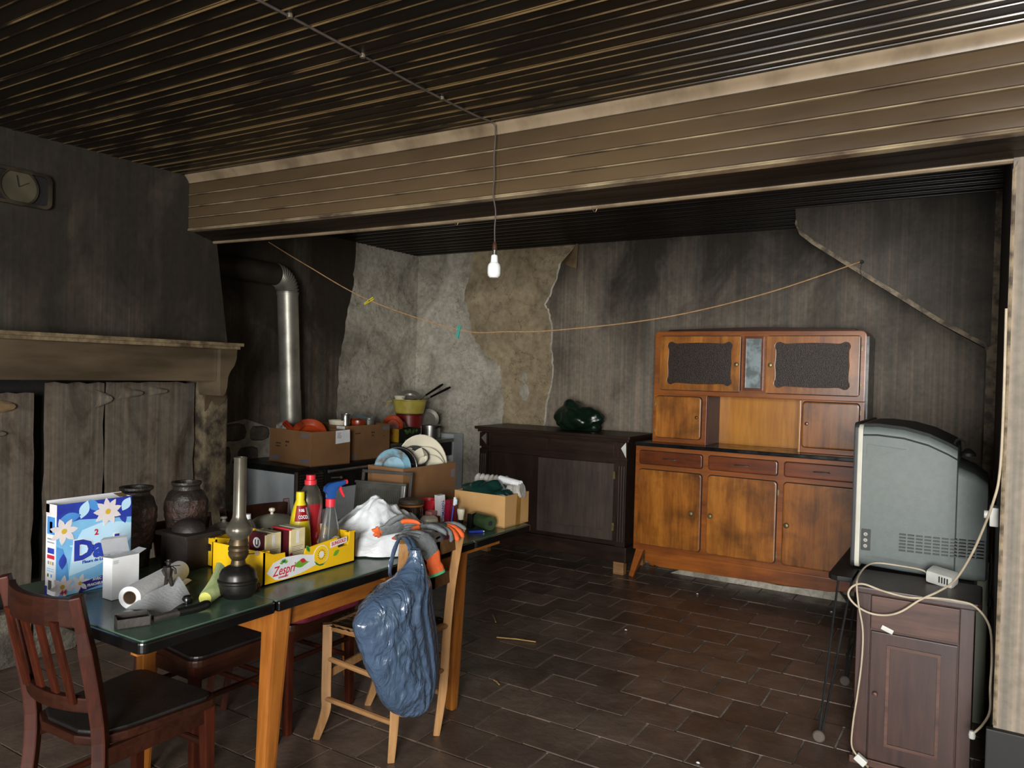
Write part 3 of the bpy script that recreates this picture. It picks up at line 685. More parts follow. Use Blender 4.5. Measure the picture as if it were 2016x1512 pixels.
full = qq + [(x, -z) for x, z in reversed(qq[1:-1])] + [(0, -.150)] + [(-x, -z) for x, z in qq[1:]] + [(-x, z) for x, z in reversed(qq[1:-1])]
for a, b, kx in ((-2.058, -1.465, -1.49), (-1.288, -.695, -1.258)):
    cx, cz, hw, hh = (a+b)/2, 1.603, (b-a)/2, .197
    inner = [(cx+x, cz+z) for x, z in full]; outer = []
    for x, z in full:
        k = min(hw/abs(x) if abs(x) > 1e-6 else 99, hh/abs(z) if abs(z) > 1e-6 else 99)
        ox, oz = x*k, z*k
        outer.append((cx+ox, cz+oz))
    B('shadow_gap', MB().prism(rrect(a-.004, b+.004, cz-hh-.004, cz+hh+.004, .02), 'xz', YU-.002, YU+.001), 'soot')
    d = B('glazed_door', MB().ring(inner, outer, 'xz', YU-.02, YU+.001), 'buffet_wood', bevel=.006)
    part('glass_pane', MB().prism([(cx+(x-cx)*1.03, cz+(z-cz)*1.04) for x, z in inner], 'xz', YU-.010, YU-.004), 'figured_glass', bf, d)
    part('knob', MB().lathe([(.007, 0), (.009, .006), (.016, .012), (.014, .02), (0, .023)], (kx, YU-.02, 1.60), 14, mat=Matrix.Rotation(math.pi/2, 4, 'X')), 'brass', bf, d, smooth=True)
    hx = a-.007 if a < -1.5 else b+.009
    for hz in (1.72, 1.47): part('hinge', MB().box(hx-.005, hx+.005, YU-.006, YU, hz-.02, hz+.02), 'brass', bf, d, bevel=.002)
mr_ = B('mirror_frame', MB().ring(rrect(-1.428, -1.324, 1.437, 1.783, .002, 1), rrect(-1.443, -1.309, 1.42, 1.798, .002, 1), 'xz', YU-.012, YU), 'buffet_drawer', bevel=.003)
part('mirror_glass', MB().box(-1.43, -1.322, YU-.006, YU-.001, 1.435, 1.785), 'mirror', bf, mr_)
B('floor_rubble', MB().prism([(-2.0, .0), (-1.9, .05), (-1.5, .058), (-1.2, .04), (-.8, .06), (-.75, 0)], 'xz', 5.6, 5.63), 'plaster_grey')

# ================================================================== DARK SIDEBOARD
wood('dark_wood', '3d2a20', '2c1e17', '1b130f', 'x', 7, .42, .4, 0, 1, .25)
wood('dark_wood_v', '3d2a20', '2c1e17', '1b130f', 'z', 7, .42, .4, 0, 1, .25)
wood('grey_door', '564942', '463b35', '322a26', 'z', 7, .35, .3, .1)
pm('tag_white', 'dcdcd6', 'b9b9b2', .6, scale=10); pm('tag_grey', '6b6660', '55504a', .6, scale=10)
sb = thing('sideboard', 'dark brown wooden sideboard with two framed doors against the back wall', 'sideboard', (-2.93, 5.55, 0))
B = lambda n, mb, m_, **k: part(n, mb, m_, sb, **k)
B('body', MB().box(-3.58, -2.26, 5.31, 5.76, .10, 1.02), 'dark_wood', bevel=.004)
B('top', MB().box(-3.625, -2.225, 5.265, 5.775, 1.022, 1.047), 'dark_wood', bevel=.008)
B('top_moulding', MB().box(-3.605, -2.24, 5.285, 5.77, 1.0, 1.023), 'dark_wood', bevel=.008)
for x0, x1 in ((-3.47, -2.935), (-2.92, -2.36)): B('frieze_drawer', MB().box(x0, x1, 5.298, 5.315, .885, .99), 'dark_wood', bevel=.004)
B('frieze_block', MB().box(-2.95, -2.905, 5.292, 5.315, .895, .985), 'dark_wood_v', bevel=.003)
for x0 in (-3.585, -2.335):
    p = B('pilaster', MB().box(x0, x0+.08, 5.293, 5.315, .2, .862), 'dark_wood_v', bevel=.003)
    for k in range(3): part('flute', MB().tube([(x0+.02+.02*k, 5.292, .25), (x0+.02+.02*k, 5.292, .82)], .006, 6), 'dark_wood_v', sb, p, smooth=True)
    B('corner_block', MB().box(x0, x0+.08, 5.29, 5.315, .88, .995), 'dark_wood_v', bevel=.003)
B('base', MB().box(-3.61, -2.235, 5.28, 5.77, .098, .215), 'dark_wood', bevel=.008)
for x0 in (-3.57, -2.345):
    for y0 in (5.30, 5.68): B('foot', MB().box(x0, x0+.085, y0, y0+.06, 0, .1), 'beech_h', bevel=.006)
def framed(n, x0, x1, z0, z1, y, mat, ang=0):
    R = Matrix.Translation((x1, y, 0)) @ Matrix.Rotation(ang, 4, 'Z') @ Matrix.Translation((-x1, -y, 0))
    mb = MB(); mb.x = R; mb.ring(rrect(x0+.055, x1-.055, z0+.06, z1-.06, .001, 1), rrect(x0, x1, z0, z1, .001, 1), 'xz', y-.022, y)
    d = B(n, mb, mat, bevel=.003)
    mb = MB(); mb.x = R; mb.box(x0+.05, x1-.05, y-.012, y-.004, z0+.05, z1-.05); part('door_panel', mb, mat, sb, d)
    mb = MB(); mb.x = R; mb.ring(rrect(x0+.066, x1-.066, z0+.071, z1-.071, .001, 1), rrect(x0+.052, x1-.052, z0+.057, z1-.057, .001, 1), 'xz', y-.019, y-.008)
    part('panel_moulding', mb, mat, sb, d, bevel=.003); return d
framed('door', -3.49, -3.0, .27, .84, 5.31, 'dark_wood_v')
dd = framed('door', -2.995, -2.355, .255, .835, 5.305, 'grey_door', math.radians(2.5))
for hz in (.75, .36): part('hinge', MB().box(-2.358, -2.34, 5.275, 5.297, hz-.03, hz+.03), 'brass', sb, dd, bevel=.002)
part('keyhole', MB().lathe([(.006, 0), (.006, .003), (0, .003)], (-2.965, 5.262, .56), 10, mat=Matrix.Rotation(math.pi/2, 4, 'X')), 'soot', sb, dd)
B('corner_tag', MB().prism([(-2.30, .955), (-2.262, 1.0), (-2.258, .885)], 'xz', 5.284, 5.289), 'tag_white')
B('corner_tag', MB().prism([(-3.565, .95), (-3.515, .995), (-3.513, .90)], 'xz', 5.284, 5.289), 'tag_grey')

# ================================================================== TELEVISION, STAND, BEDSIDE CABINET
pm('tv_grey', '616865', '5c6360', .5, scale=40, bmp=.15, bscale=400); pm('tv_dark', '2d302f', '232625', .5, scale=20)
pm('tv_cream', 'c9c7b6', 'b4b2a2', .45, scale=6); pm('screen_glass', '101416', '0c0f10', .08, scale=3)
tv = thing('television', 'bulky grey tube television turned side-on behind the bedside cabinet', 'television', (-.2, 3.9, .705))
B = lambda n, mb, m_, **k: part(n, mb, m_, tv, **k)
secs = [(-.438, 3.582, 4.218, .712, 1.315), (-.38, 3.582, 4.218, .708, 1.318), (-.28, 3.585, 4.215, .703, 1.31), (-.19, 3.592, 4.208, .70, 1.287), (-.12, 3.60, 4.20, .698, 1.255), (-.085, 3.605, 4.195, .697, 1.235), (-.08, 3.622, 4.178, .697, 1.16), (-.02, 3.63, 4.17, .695, 1.135), (.025, 3.65, 4.15, .695, 1.10), (.034, 3.67, 4.13, .70, 1.05)]
mb = MB(); cnt = None
for x, y0, y1, z0, z1 in secs:
    q = [(x, a, b) for a, b in rrect(y0, y1, z0, z1, .035, 4)]; cnt = len(q); mb.v += q
for k in range(len(secs)-1):
    for i in range(cnt): j = (i+1) % cnt; mb.f.append((k*cnt+i, k*cnt+j, (k+1)*cnt+j, (k+1)*cnt+i))
mb.f += [tuple(range(cnt)), tuple((len(secs)-1)*cnt+i for i in range(cnt))]
B('housing', mb, 'tv_grey', smooth=.5)
# dark lid following the top
mb = MB(); top = [(x, y0, y1, z1) for x, y0, y1, z0, z1 in secs[:6]]
for x, y0, y1, z in top: mb.v += [(x, y0-.003, z-.045), (x, y0+.02, z+.006), (x, y1-.02, z+.006), (x, y1+.003, z-.045), (x, y1-.04, z-.06), (x, y0+.04, z-.06)]
for k in range(len(top)-1):
    for i in range(6): j = (i+1) % 6; mb.f.append((k*6+i, k*6+j, (k+1)*6+j, (k+1)*6+i))
mb.f += [(0, 1, 2, 3, 4, 5), tuple((len(top)-1)*6+i for i in range(6))]
B('top_cover', mb, 'tv_dark', smooth=.5)
B('bezel', MB().prism(rrect(3.572, 4.228, .700, 1.325, .03), 'yz', -.472, -.452), 'tv_dark', bevel=.006)
B('bezel_trim', MB().prism(rrect(3.570, 4.230, .702, 1.318, .028), 'yz', -.455, -.436), 'tv_cream', bevel=.004)
def scr(u, v):
    a = u*2-1; b = v*2-1; return (-.474-.012*(1-a*a)*(1-b*b), 3.9+a*.28, 1.03+b*.24)
B('screen', MB().grid(scr, 10, 10), 'screen_glass', smooth=True)
for r in range(6):
    mb = MB(); z = .865-.0135*r
    for k in range(10):
        x = -.285+.031*k
        if x > .01: continue
        mb.box(x, x+.024, 3.578+max(0, (x+.28)*.1), 3.60+max(0, (x+.28)*.11), z-.003, z+.003)
    o = B('vent_row', mb, 'tv_dark'); o['kind'] = 'stuff'
jp = B('socket_plate', MB().box(-.43, -.395, 3.574, 3.584, .78, .87), 'tv_dark', bevel=.002)
for k in range(3): part('jack', MB().lathe([(.0, 0), (.008, 0), (.008, .006), (.004, .006), (0, .002)], (-.413, 3.574, .80+.025*k), 10, mat=Matrix.Rotation(math.pi/2, 4, 'X')), 'steel', tv, jp)
B('side_grip', MB().prism([(-.42, 1.235), (-.27, 1.222), (-.42, 1.175)], 'xz', 3.576, 3.586), 'tv_grey')
B('antenna_base', MB().lathe([(.03, 0), (.028, .012), (.01, .03), (0, .032)], (-.05, 3.75, 1.20), 14), 'black_paint', smooth=True)
B('antenna_loop', MB().tube(spline([(-.085, 3.7, 1.22), (-.10, 3.7, 1.25), (-.085, 3.7, 1.272), (-.062, 3.7, 1.262), (-.055, 3.7, 1.235)], 5), .005, 6), 'black_paint', smooth=True)

ts = thing('television_stand', 'black tray television stand on thin crossed rod legs with casters', 'stand', (-.25, 3.75, 0))
B = lambda n, mb, m_, **k: part(n, mb, m_, ts, **k)
B('tray', MB().prism([(-.437, 3.40), (-.437, 3.578), (-.012, 3.578), (-.012, 4.25), (-.50, 4.25), (-.535, 4.21), (-.535, 3.44), (-.523, 3.412), (-.495, 3.40)], 'xy', .672, .694), 'black_paint', bevel=.006)
pm('walnut_caster', '5a5048', '3e3731', .6)
pm('rod_grey', '3b3d3e', '2a2b2c', .35, .6, scale=10)
for y0, y1, s_ in ((3.47, 3.362, 1), (4.15, 4.06, 1)):
    B('rod', MB().tube([(-.50, y0, .672), (-.54, y1, .045)], .005, 6), 'rod_grey', smooth=True)
    B('rod', MB().tube([(-.455, y0+.09, .672), (-.53, y1+.012, .045)], .005, 6), 'rod_grey', smooth=True)
    c_ = B('caster', MB().lathe([(0, -.011), (.02, -.011), (.025, -.006), (.025, .006), (.02, .011), (0, .011)], (-.54, y1, .026), 14, mat=Matrix.Rotation(math.pi/2, 4, 'X')), 'walnut_caster', smooth=True)
for y0 in (3.62, 4.2): B('rod', MB().tube([(-.05, y0, .672), (-.035, y0, .02)], .005, 6), 'rod_grey', smooth=True)

wood('walnut', '4f342b', '3c2721', '281a17', 'z', 7, .42, .35, .1)
wood('walnut_h', '6b4a3c', '50362d', '36241e', 'x', 7, .5, .4)
bd = thing('bedside_cabinet', 'narrow dark brown bedside cabinet with drawer and panelled door, cable lying over it', 'cabinet', (-.2, 3.42, 0))
B = lambda n, mb, m_, **k: part(n, mb, m_, bd, **k)
B('case', MB().box(-.40, -.005, 3.285, 3.555, .0, .675), 'walnut', bevel=.003)
B('top', MB().prism(rrect(-.425, .018, 3.245, 3.567, .022), 'xy', .676, .702), 'walnut', bevel=.006)
B('stile', MB().box(-.40, -.352, 3.27, 3.29, .0, .675), 'walnut', bevel=.002)
B('stile', MB().box(-.05, -.005, 3.27, 3.29, .0, .675), 'walnut', bevel=.002)
B('drawer', MB().box(-.349, -.053, 3.268, 3.29, .54, .668), 'walnut_h', bevel=.003)
d = B('door', MB().box(-.347, -.055, 3.268, 3.29, .03, .53), 'walnut', bevel=.003)
part('panel_moulding', MB().ring(rrect(-.278, -.119, .105, .475, .001, 1), rrect(-.29, -.107, .093, .487, .001, 1), 'xz', 3.262, 3.27), 'walnut_h', bd, d, bevel=.003)
part('knob', MB().lathe([(.004, 0), (.006, .006), (.010, .01), (.008, .016), (0, .018)], (-.325, 3.268, .29), 12, mat=Matrix.Rotation(math.pi/2, 4, 'X')), 'walnut_h', bd, d, smooth=True)
B('plinth', MB().box(-.41, .003, 3.262, 3.29, 0, .028), 'walnut_h', bevel=.003)
pm('pale_board', '9fa38f', '868a78', .7, scale=3)
solo('pale_panel', MB().obox((.02, 4.10, .36), (.022, .14, .36)), 'pale_board', 'pale greenish board standing between the bedside cabinet and the right wall', 'board', (.02, 4.10, 0), bevel=.004)
# ================================================================== STOVES AND FLUE
pm('enamel_white', 'b9bfc2', 'a3a9ad', .28, scale=4, rvar=.05); pm('iron_black', '1a1918', '100f0f', .4, scale=9, rvar=.1)
pm('zinc', 'a3a196', '86847a', .42, .7, scale=7, bmp=.06, bscale=30); pm('alu', 'b0b0ac', '8c8c88', .28, .9, scale=9, bmp=.05)
pm('flue_dark', '2b231b', '191511', .6, scale=6)
st = thing('wood_cooker', 'white enamel wood-burning cooker with black top beside the fireplace', 'stove', (-4.35, 4.15, 0))
B = lambda n, mb, m_, **k: part(n, mb, m_, st, **k)
B('body', MB().box(-4.68, -4.03, 3.70, 4.66, .05, .775), 'iron_black', bevel=.004)
B('hotplate', MB().box(-4.69, -4.005, 3.685, 4.68, .775, .80), 'iron_black', bevel=.006)
B('side_panel', MB().box(-4.64, -4.045, 3.688, 3.702, .08, .755), 'enamel_white', bevel=.005)
B('corner_strip', MB().box(-4.043, -4.025, 3.69, 3.71, .06, .77), 'alu', bevel=.003)
gr = B('grille', MB().box(-4.032, -4.022, 3.715, 3.945, .50, .76), 'iron_black')
for k in range(13): part('grille_bar', MB().box(-4.024, -4.014, 3.72, 3.94, .512+.019*k, .520+.019*k), 'clock_frame', st, gr)
B('front_panel', MB().box(-4.034, -4.02, 3.715, 4.64, .07, .48), 'enamel_white', bevel=.006)
d = B('oven_door', MB().box(-4.034, -4.018, 3.99, 4.62, .20, .62), 'enamel_white', bevel=.008)
B('control_panel', MB().box(-4.034, -4.02, 3.96, 4.64, .63, .765), 'iron_black', bevel=.004)
B('rail', MB().tube([(-3.985, 3.96, .755), (-3.985, 4.66, .755)], .012, 8), 'alu', smooth=True)
for y in (4.0, 4.62): B('rail_bracket', MB().tube([(-4.02, y, .755), (-3.985, y, .755)], .008, 6), 'alu', smooth=True)
kn = B('damper_knob', MB().tube([(-4.02, 4.02, .70), (-3.98, 4.07, .703)], .006, 6), 'alu', smooth=True)
part('knob', MB().lathe([(0, -.012), (.013, -.006), (.013, .006), (0, .012)], (-3.975, 4.078, .703), 12), 'mantel_paint', st, kn, smooth=True)

gc = thing('gas_cooker', 'grey-topped gas cooker with black front in the corner, pots standing on it', 'stove', (-4.4, 5.15, 0))
B = lambda n, mb, m_, **k: part(n, mb, m_, gc, **k)
B('body', MB().box(-4.68, -4.13, 4.74, 5.58, .03, .80), 'enamel_white', bevel=.005)
B('fascia', MB().box(-4.13, -4.09, 4.74, 5.585, .74, .868), 'iron_black', bevel=.005)
B('top', MB().box(-4.69, -4.085, 4.725, 5.60, .868, .89), 'alu', bevel=.006)
B('top_rim', MB().box(-4.085, -4.075, 4.73, 5.595, .862, .892), 'alu', bevel=.003)
d = B('oven_door', MB().box(-4.13, -4.105, 4.78, 5.55, .2, .71), 'enamel_white', bevel=.008)
part('handle', MB().tube([(-4.07, 4.85, .68), (-4.07, 5.48, .68)], .01, 8), 'alu', gc, d, smooth=True)
for k in range(4): B('knob', MB().lathe([(.018, 0), (.018, .014), (.013, .022), (0, .023)], (-4.09, 4.86+.16*k, .80), 12, mat=Matrix.Rotation(math.pi/2, 4, 'Y')), 'iron_black', smooth=True)
solo('slim_cabinet', MB().box(-4.60, -4.10, 5.625, 5.775, 0, .925), 'enamel_white', 'narrow white enamel cabinet standing between gas cooker and sideboard', 'cabinet', (-4.35, 5.7, 0), bevel=.006)

fl = thing('flue_pipe', 'dull metal stove pipe with ribbed elbow rising from the cooker', 'pipe', (-4.60, 4.16, .8))
B = lambda n, mb, m_, **k: part(n, mb, m_, fl, **k)
FX, FS = -4.59, 1.038
def fz(z): return 1.5+(z-1.5)*FS
B('lower_pipe', MB().tube([(FX, 4.165, .80), (FX, 4.128, fz(1.32))], .0825, 28), 'zinc', smooth=True)
B('upper_pipe', MB().tube([(FX, 4.129, fz(1.31)), (FX, 4.083, fz(2.05))], .0795, 28), 'zinc', smooth=True)
pts, rs_ = [], []
for k in range(89):
    a = math.radians(90*k/88); R_ = .13
    pts.append((FX, 4.083-R_+R_*math.cos(a), fz(2.045)+R_*math.sin(a)))
    rs_.append(.081+.0055*math.sin(k/88*math.pi*2*11))
B('elbow', MB().tube(pts, rs_, 28), 'zinc', smooth=1.2)
B('collar', MB().tube([(FX, 4.083, fz(2.03)), (FX, 4.0825, fz(2.055))], .083, 28), 'zinc', smooth=True)
B('horizontal_pipe', MB().tube([(FX, 3.96, fz(2.045)+.13), (FX, 3.1, fz(2.06)+.13)], .082, 24), 'flue_dark', smooth=True)

# ================================================================== CARTONS ON THE STOVES AND THEIR CONTENTS
pm('card_brown', '805c3a', '6b4c2f', .8, scale=3, bmp=.05, bscale=90); pm('card_tan', 'b08a58', '9c7848', .8, scale=3, bmp=.05, bscale=90); pm('card_edge', 'b59870', 'a08560', .85, scale=20)
pm('ink', '2b2119', None, .8); pm('ink_blue', '55596a', '6b5f5a', .8, scale=40); pm('paper_white', 'd9dadb', 'c6c8ca', .6, scale=8)
pm('tape', '8f6a2f', '7a5926', .35, scale=8)
def carton(name, label, loc, rz, lx, ly, h, mat, th=.006, group=None, cat='box'):
    """open carton: local x -lx..0 , y 0..ly ; its near corner is the origin"""
    t = thing(name, label, cat, loc, rz, group)
    Q = lambda n, mb, m_=mat, **k: part(n, mb, m_, t, local=True, **k)
    Q('bottom', MB().box(-lx, 0, 0, ly, 0, th))
    f = Q('front_panel', MB().box(-th, 0, 0, ly, 0, h), bevel=.0015)
    Q('back_panel', MB().box(-lx, -lx+th, 0, ly, 0, h), bevel=.0015)
    s_ = Q('end_panel', MB().box(-lx+th, -th, 0, th, 0, h), bevel=.0015)
    Q('end_panel', MB().box(-lx+th, -th, ly-th, ly, 0, h), bevel=.0015)
    return t, f, s_
GR = 'brown cardboard cartons full of kitchenware'
def sloc(t, p): return ROOT[t.name] @ Vector(p)
def faces(t):
    R = ROOT[t.name].to_3x3(); return R @ Vector((0, 1, 0)), R @ Vector((1, 0, 0))
def scribble(t, par, o0, right, n, seed, s_=.03, rows=2, mat='ink'):
    """illegible shipping print: little dark dashes"""
    rnd = random.Random(seed)
    for r in range(rows):
        x = 0
        for k in range(n):
            w_ = rnd.uniform(.3, .9)*s_*.5
            decal('print_mark', [(x, -r*s_*.7), (x+w_, -r*s_*.7), (x+w_, -r*s_*.7+s_*.35), (x, -r*s_*.7+s_*.33)], o0, right, (0, 0, 1), mat, t, par, .0004); x += w_+s_*.14
b1, b1f, b1s = carton('cardboard_carton', 'brown carton with white shipping label on the wood cooker, orange pan in it', (-3.985, 3.785, .802), math.radians(-7), .50, .345, .245, 'card_brown', group=GR)
ry, rx = faces(b1)
scribble(b1, b1s, sloc(b1, (-.42, -.0005, .135)), rx, 5, 1, .03); scribble(b1, b1s, sloc(b1, (-.30, -.0005, .15)), rx, 2, 2, .04)
for q in ((-.49, .02, .12), (-.12, .02, .1), (-.12, .20, .09)): decal('print_mark', [(0, 0), (q[2], 0), (q[2], .03), (0, .025)], sloc(b1, (q[0], -.0005, q[1])), rx, (0, 0, 1), 'ink_blue', b1, b1s, .0004)
lb = decal('shipping_label', [(0, 0), (.13, .01), (.125, .10), (.0, .095)], sloc(b1, (.0005, .212, .15)), ry, (0, 0, 1), 'paper_white', b1, b1f, .0012)
scribble(b1, b1f, sloc(b1, (.002, .225, .225)), ry, 5, 3, .016, 4, 'ink_blue')
b2, b2f, b2s = carton('cardboard_carton', 'brown carton behind the first one on the wood cooker, orange bowl in it', (-4.045, 4.205, .802), math.radians(-3), .42, .45, .265, 'card_brown', group=GR)
ry2, rx2 = faces(b2)
scribble(b2, b2f, sloc(b2, (.0005, .08, .20)), ry2, 4, 5, .026, 1); scribble(b2, b2f, sloc(b2, (.0005, .25, .20)), ry2, 2, 6, .034, 2); scribble(b2, b2f, sloc(b2, (.0005, .38, .17)), ry2, 2, 7, .02, 1)
for q in ((.03, .02), (.37, .03), (.37, .22)): decal('print_mark', [(0, 0), (.07, 0), (.07, .03), (0, .025)], sloc(b2, (.0005, q[0], q[1])), ry2, (0, 0, 1), 'ink_blue', b2, b2f, .0004)
decal('white_label', [(0, 0), (.09, 0), (.09, .045), (0, .045)], sloc(b2, (-.12, -.0005, .215)), rx2, (0, 0, 1), 'paper_white', b2, b2s, .001)

pm('enamel_orange', 'a03c1a', '4a1d10', .25, scale=9, lo=.4, hi=.62); pm('plastic_red', 'a82a22', '8d1d1a', .35, scale=6); pm('black_glossy', '141414', '0d0d0d', .2, scale=6)
pm('cellophane', 'b0a8a0', '7d746c', .15, scale=30, bmp=1, bscale=40, trans=.4); pm('china', 'd8d2bd', 'c6bfa8', .3, scale=4, rvar=.06)
pm('yellow_enamel', 'b5a64c', '968838', .4, scale=8); pm('tin_red', '7d1a1c', '5f1114', .4, scale=6); pm('blue_enamel', '6f98a8', '5b4a3c', .35, scale=14, lo=.5, hi=.68)
def disc(c, r, nrm, th, seg=28, dish=.25, rim=.04):
    q = Vector((0, 0, 1)).rotation_difference(Vector(nrm).normalized()).to_matrix().to_4x4()
    return MB().lathe([(0, 0), (r*.6, 0), (r*.66, r*dish*.5), (r*.95, r*dish), (r, r*dish+rim*r), (r*.97, r*dish+rim*r+th*.3), (r*.93, r*dish+th), (r*.64, r*dish*.5+th), (r*.58, th), (0, th)], c, seg, mat=q)
kw = 'kitchenware in the cartons on the stoves'
solo('frying_pan', disc((-4.17, 3.94, 1.0), .125, (.55, -.5, .5), .006), 'enamel_orange', 'orange enamel pan lying tilted in the front carton', 'pan', (-4.17, 3.94, .9), kw, smooth=True)
t = thing('wooden_spoon_handle', 'red and orange handle sticking out of the front carton', 'utensil', (-4.30, 3.87, .85), group=kw)
part('handle', MB().tube([(-4.20, 3.885, .98), (-4.35, 3.87, 1.09)], [.017, .022], 10), 'plastic_red', t, smooth=True)
part('tip', MB().tube([(-4.20, 3.875, .985), (-4.34, 3.855, 1.085)], [.010, .016], 8), 'enamel_orange', t, smooth=True)
rnd = random.Random(9)
def crumple(c, rx_, ry_, rz_, seed, amp=.25, nu=20, nv=12, freq=3):
    rn = random.Random(seed); ph = [(rn.uniform(0, 6), rn.uniform(0, 6), rn.uniform(1, freq), rn.uniform(1, freq)) for _ in range(8)]
    def f(u, v):
        a = 2*math.pi*u; b = math.pi*(v-.5)
        d = Vector((math.cos(b)*math.cos(a), math.cos(b)*math.sin(a), math.sin(b)))
        n = sum(abs(math.sin(d.x*p2*2.2+p0)*math.cos(d.y*p3*2.2+d.z*3+p1)) for p0, p1, p2, p3 in ph)/8
        k = 1+amp*(n-.4)*2
        return (c[0]+rx_*d.x*k, c[1]+ry_*d.y*k, c[2]+rz_*d.z*k)
    return MB().grid(f, nu, nv, True)
solo('cellophane_wrapper', crumple((-4.40, 3.90, 1.02), .06, .05, .07, 3, .5), 'cellophane', 'crumpled clear wrapper in the front carton corner', 'wrapper', (-4.40, 3.90, .95), kw)
solo('mixing_bowl', MB().lathe([(0, 0), (.05, .0), (.09, .04), (.1, .07), (.096, .07), (.085, .04), (.045, .006), (0, .006)], (-4.33, 4.02, .97), 24), 'cellophane', 'clear glass bowl in the front carton by the pipe', 'bowl', (-4.33, 4.02, .95), kw, smooth=True)
solo('gravy_boat', MB().lathe([(0, 0), (.04, .0), (.06, .03), (.065, .06), (.06, .06), (.05, .03), (0, .01)], (-4.22, 4.27, 1.04), 20, 1.2, .8), 'china', 'small white china bowl at the edge of the second carton', 'bowl', (-4.22, 4.27, 1.0), kw, smooth=True)
solo('beaded_glass', MB().lathe([(.03, 0), (.034, .02), (.031, .03), (.036, .05), (.032, .065), (.037, .085), (.033, .1), (.037, .12), (.034, .12), (.03, .02), (0, .015)], (-4.16, 4.30, 1.03), 16), 'steel', 'shiny beaded tumbler leaning in the second carton', 'glass', (-4.16, 4.30, 1.0), kw, smooth=True)
solo('orange_pot', MB().lathe([(0, 0), (.07, .0), (.085, .03), (.08, .075), (.05, .09), (0, .092)], (-4.20, 4.46, 1.02), 20, 1, .8), 'enamel_orange', 'orange enamel pot in the middle of the second carton', 'pot', (-4.20, 4.46, .98), kw, smooth=True)
solo('grey_jug', MB().lathe([(.04, 0), (.05, .04), (.045, .09), (.05, .10), (.046, .10), (.04, .05), (0, .02)], (-4.18, 4.58, 1.0), 18), 'zinc', 'dull grey metal jug in the far end of the second carton', 'jug', (-4.18, 4.58, .98), kw, smooth=True)
solo('plastic_tray', MB().obox((-4.3, 4.60, 1.10), (.07, .09, .012), (.1, .15, .1)), 'blue_enamel', 'pale blue tray lying on top of the second carton', 'tray', (-4.3, 4.60, 1.08), kw, bevel=.005)

# black and yellow produce crate on the gas cooker
pm('crate_black', '12140f', '1a1f12', .45, scale=5); pm('crate_yellow', 'b58a1e', '8d6a16', .6, scale=6); pm('leaf_green', '48662a', '35501e', .6, scale=9)
cr1, crf, crs = carton('produce_crate', 'black and yellow produce crate on the gas cooker holding pan lids', (-4.10, 4.865, .892), math.radians(-3), .30, .265, .115, 'crate_black')
crs.data.materials.clear(); crs.data.materials.append(MATS['crate_yellow'])
ryc, rxc = faces(cr1)
for k, (a, b, l, an) in enumerate(((.10, .085, .05, .6), (.13, .095, .05, 2.2), (.17, .09, .05, 1.0), (.08, .095, .045, -.5), (.21, .095, .04, .3))):
    decal('leaf_print', leaf(a, b, l, .013, an), sloc(cr1, (.0005, 0, 0)), ryc, (0, 0, 1), 'leaf_green', cr1, crf, .0004)
decal('logo_ring', circ(.255, .045, .02, 20), sloc(cr1, (.0005, 0, 0)), ryc, (0, 0, 1), 'paper_white', cr1, crf, .0004)
decal('logo_ring', circ(.255, .045, .016, 20), sloc(cr1, (.0009, 0, 0)), ryc, (0, 0, 1), 'crate_black', cr1, crf, .0004)
text_part('lettering', 'Produits de France', .02, sloc(cr1, (.001, .225, .024)), -ryc, (0, 0, -1), 'paper_white', cr1, crf)
solo('black_casserole', MB().lathe([(0, 0), (.09, 0), (.105, .03), (.11, .11), (.10, .115), (.07, .155), (.02, .17), (0, .172)], (-4.25, 5.01, .90), 24, .9, .9), 'black_glossy', 'glossy black lidded casserole standing in the produce crate', 'pot', (-4.25, 5.01, .90), smooth=True)
solo('orange_plate', disc((-4.20, 4.90, 1.03), .085, (.6, -.7, .25), .006), 'enamel_orange', 'brown and orange enamel plate upright in the produce crate', 'plate', (-4.22, 4.83, .95), smooth=True)
solo('red_canister', MB().lathe([(0, 0), (.115, 0), (.118, .005), (.115, .01), (.115, .205), (.12, .21), (.12, .215), (0, .22)], (-4.34, 5.28, .892), 28), 'tin_red', 'dark red tin canister on the gas cooker under a yellow basin', 'tin', (-4.34, 5.28, .892), smooth=True)
t = thing('yellow_basin', 'yellow enamel basin on the red canister with utensils in it', 'basin', (-4.34, 5.28, 1.113))
part('bowl', MB().lathe([(0, 0), (.12, 0), (.13, .01), (.148, .115), (.158, .12), (.158, .125), (.146, .123), (.126, .014), (0, .008)], (-4.34, 5.28, 1.114), 32), 'yellow_enamel', t, smooth=True)
part('handle', MB().tube(spline([(-4.42, 5.135, 1.225), (-4.45, 5.10, 1.21), (-4.42, 5.09, 1.19)], 4), .006, 6), 'yellow_enamel', t, smooth=True)
ut = 'utensils in the yellow basin'
for nm, lab, a, b, r in (('pan_handle', 'long black handle pointing up out of the yellow basin', (-4.30, 5.32, 1.22), (-4.14, 5.50, 1.38), .011), ('knife_handle', 'black handle with chrome collar beside the longest one in the basin', (-4.28, 5.34, 1.21), (-4.10, 5.56, 1.355), .011)):
    t = thing(nm, lab, 'utensil', a, group=ut); A, Bv = Vector(a), Vector(b)
    part('handle', MB().tube([A.lerp(Bv, .35), A.lerp(Bv, .9), Bv], [r*.8, r*1.1, r*.7], 8), 'black_glossy', t, smooth=True)
    part('collar', MB().tube([A, A.lerp(Bv, .36)], r*.6, 8), 'steel', t, smooth=True)
solo('sieve', disc((-4.31, 5.24, 1.25), .09, (.3, -.35, 1), .004, 24, .35), 'zinc', 'grey wire sieve lying on top of the yellow basin', 'sieve', (-4.31, 5.24, 1.23), ut, smooth=True)
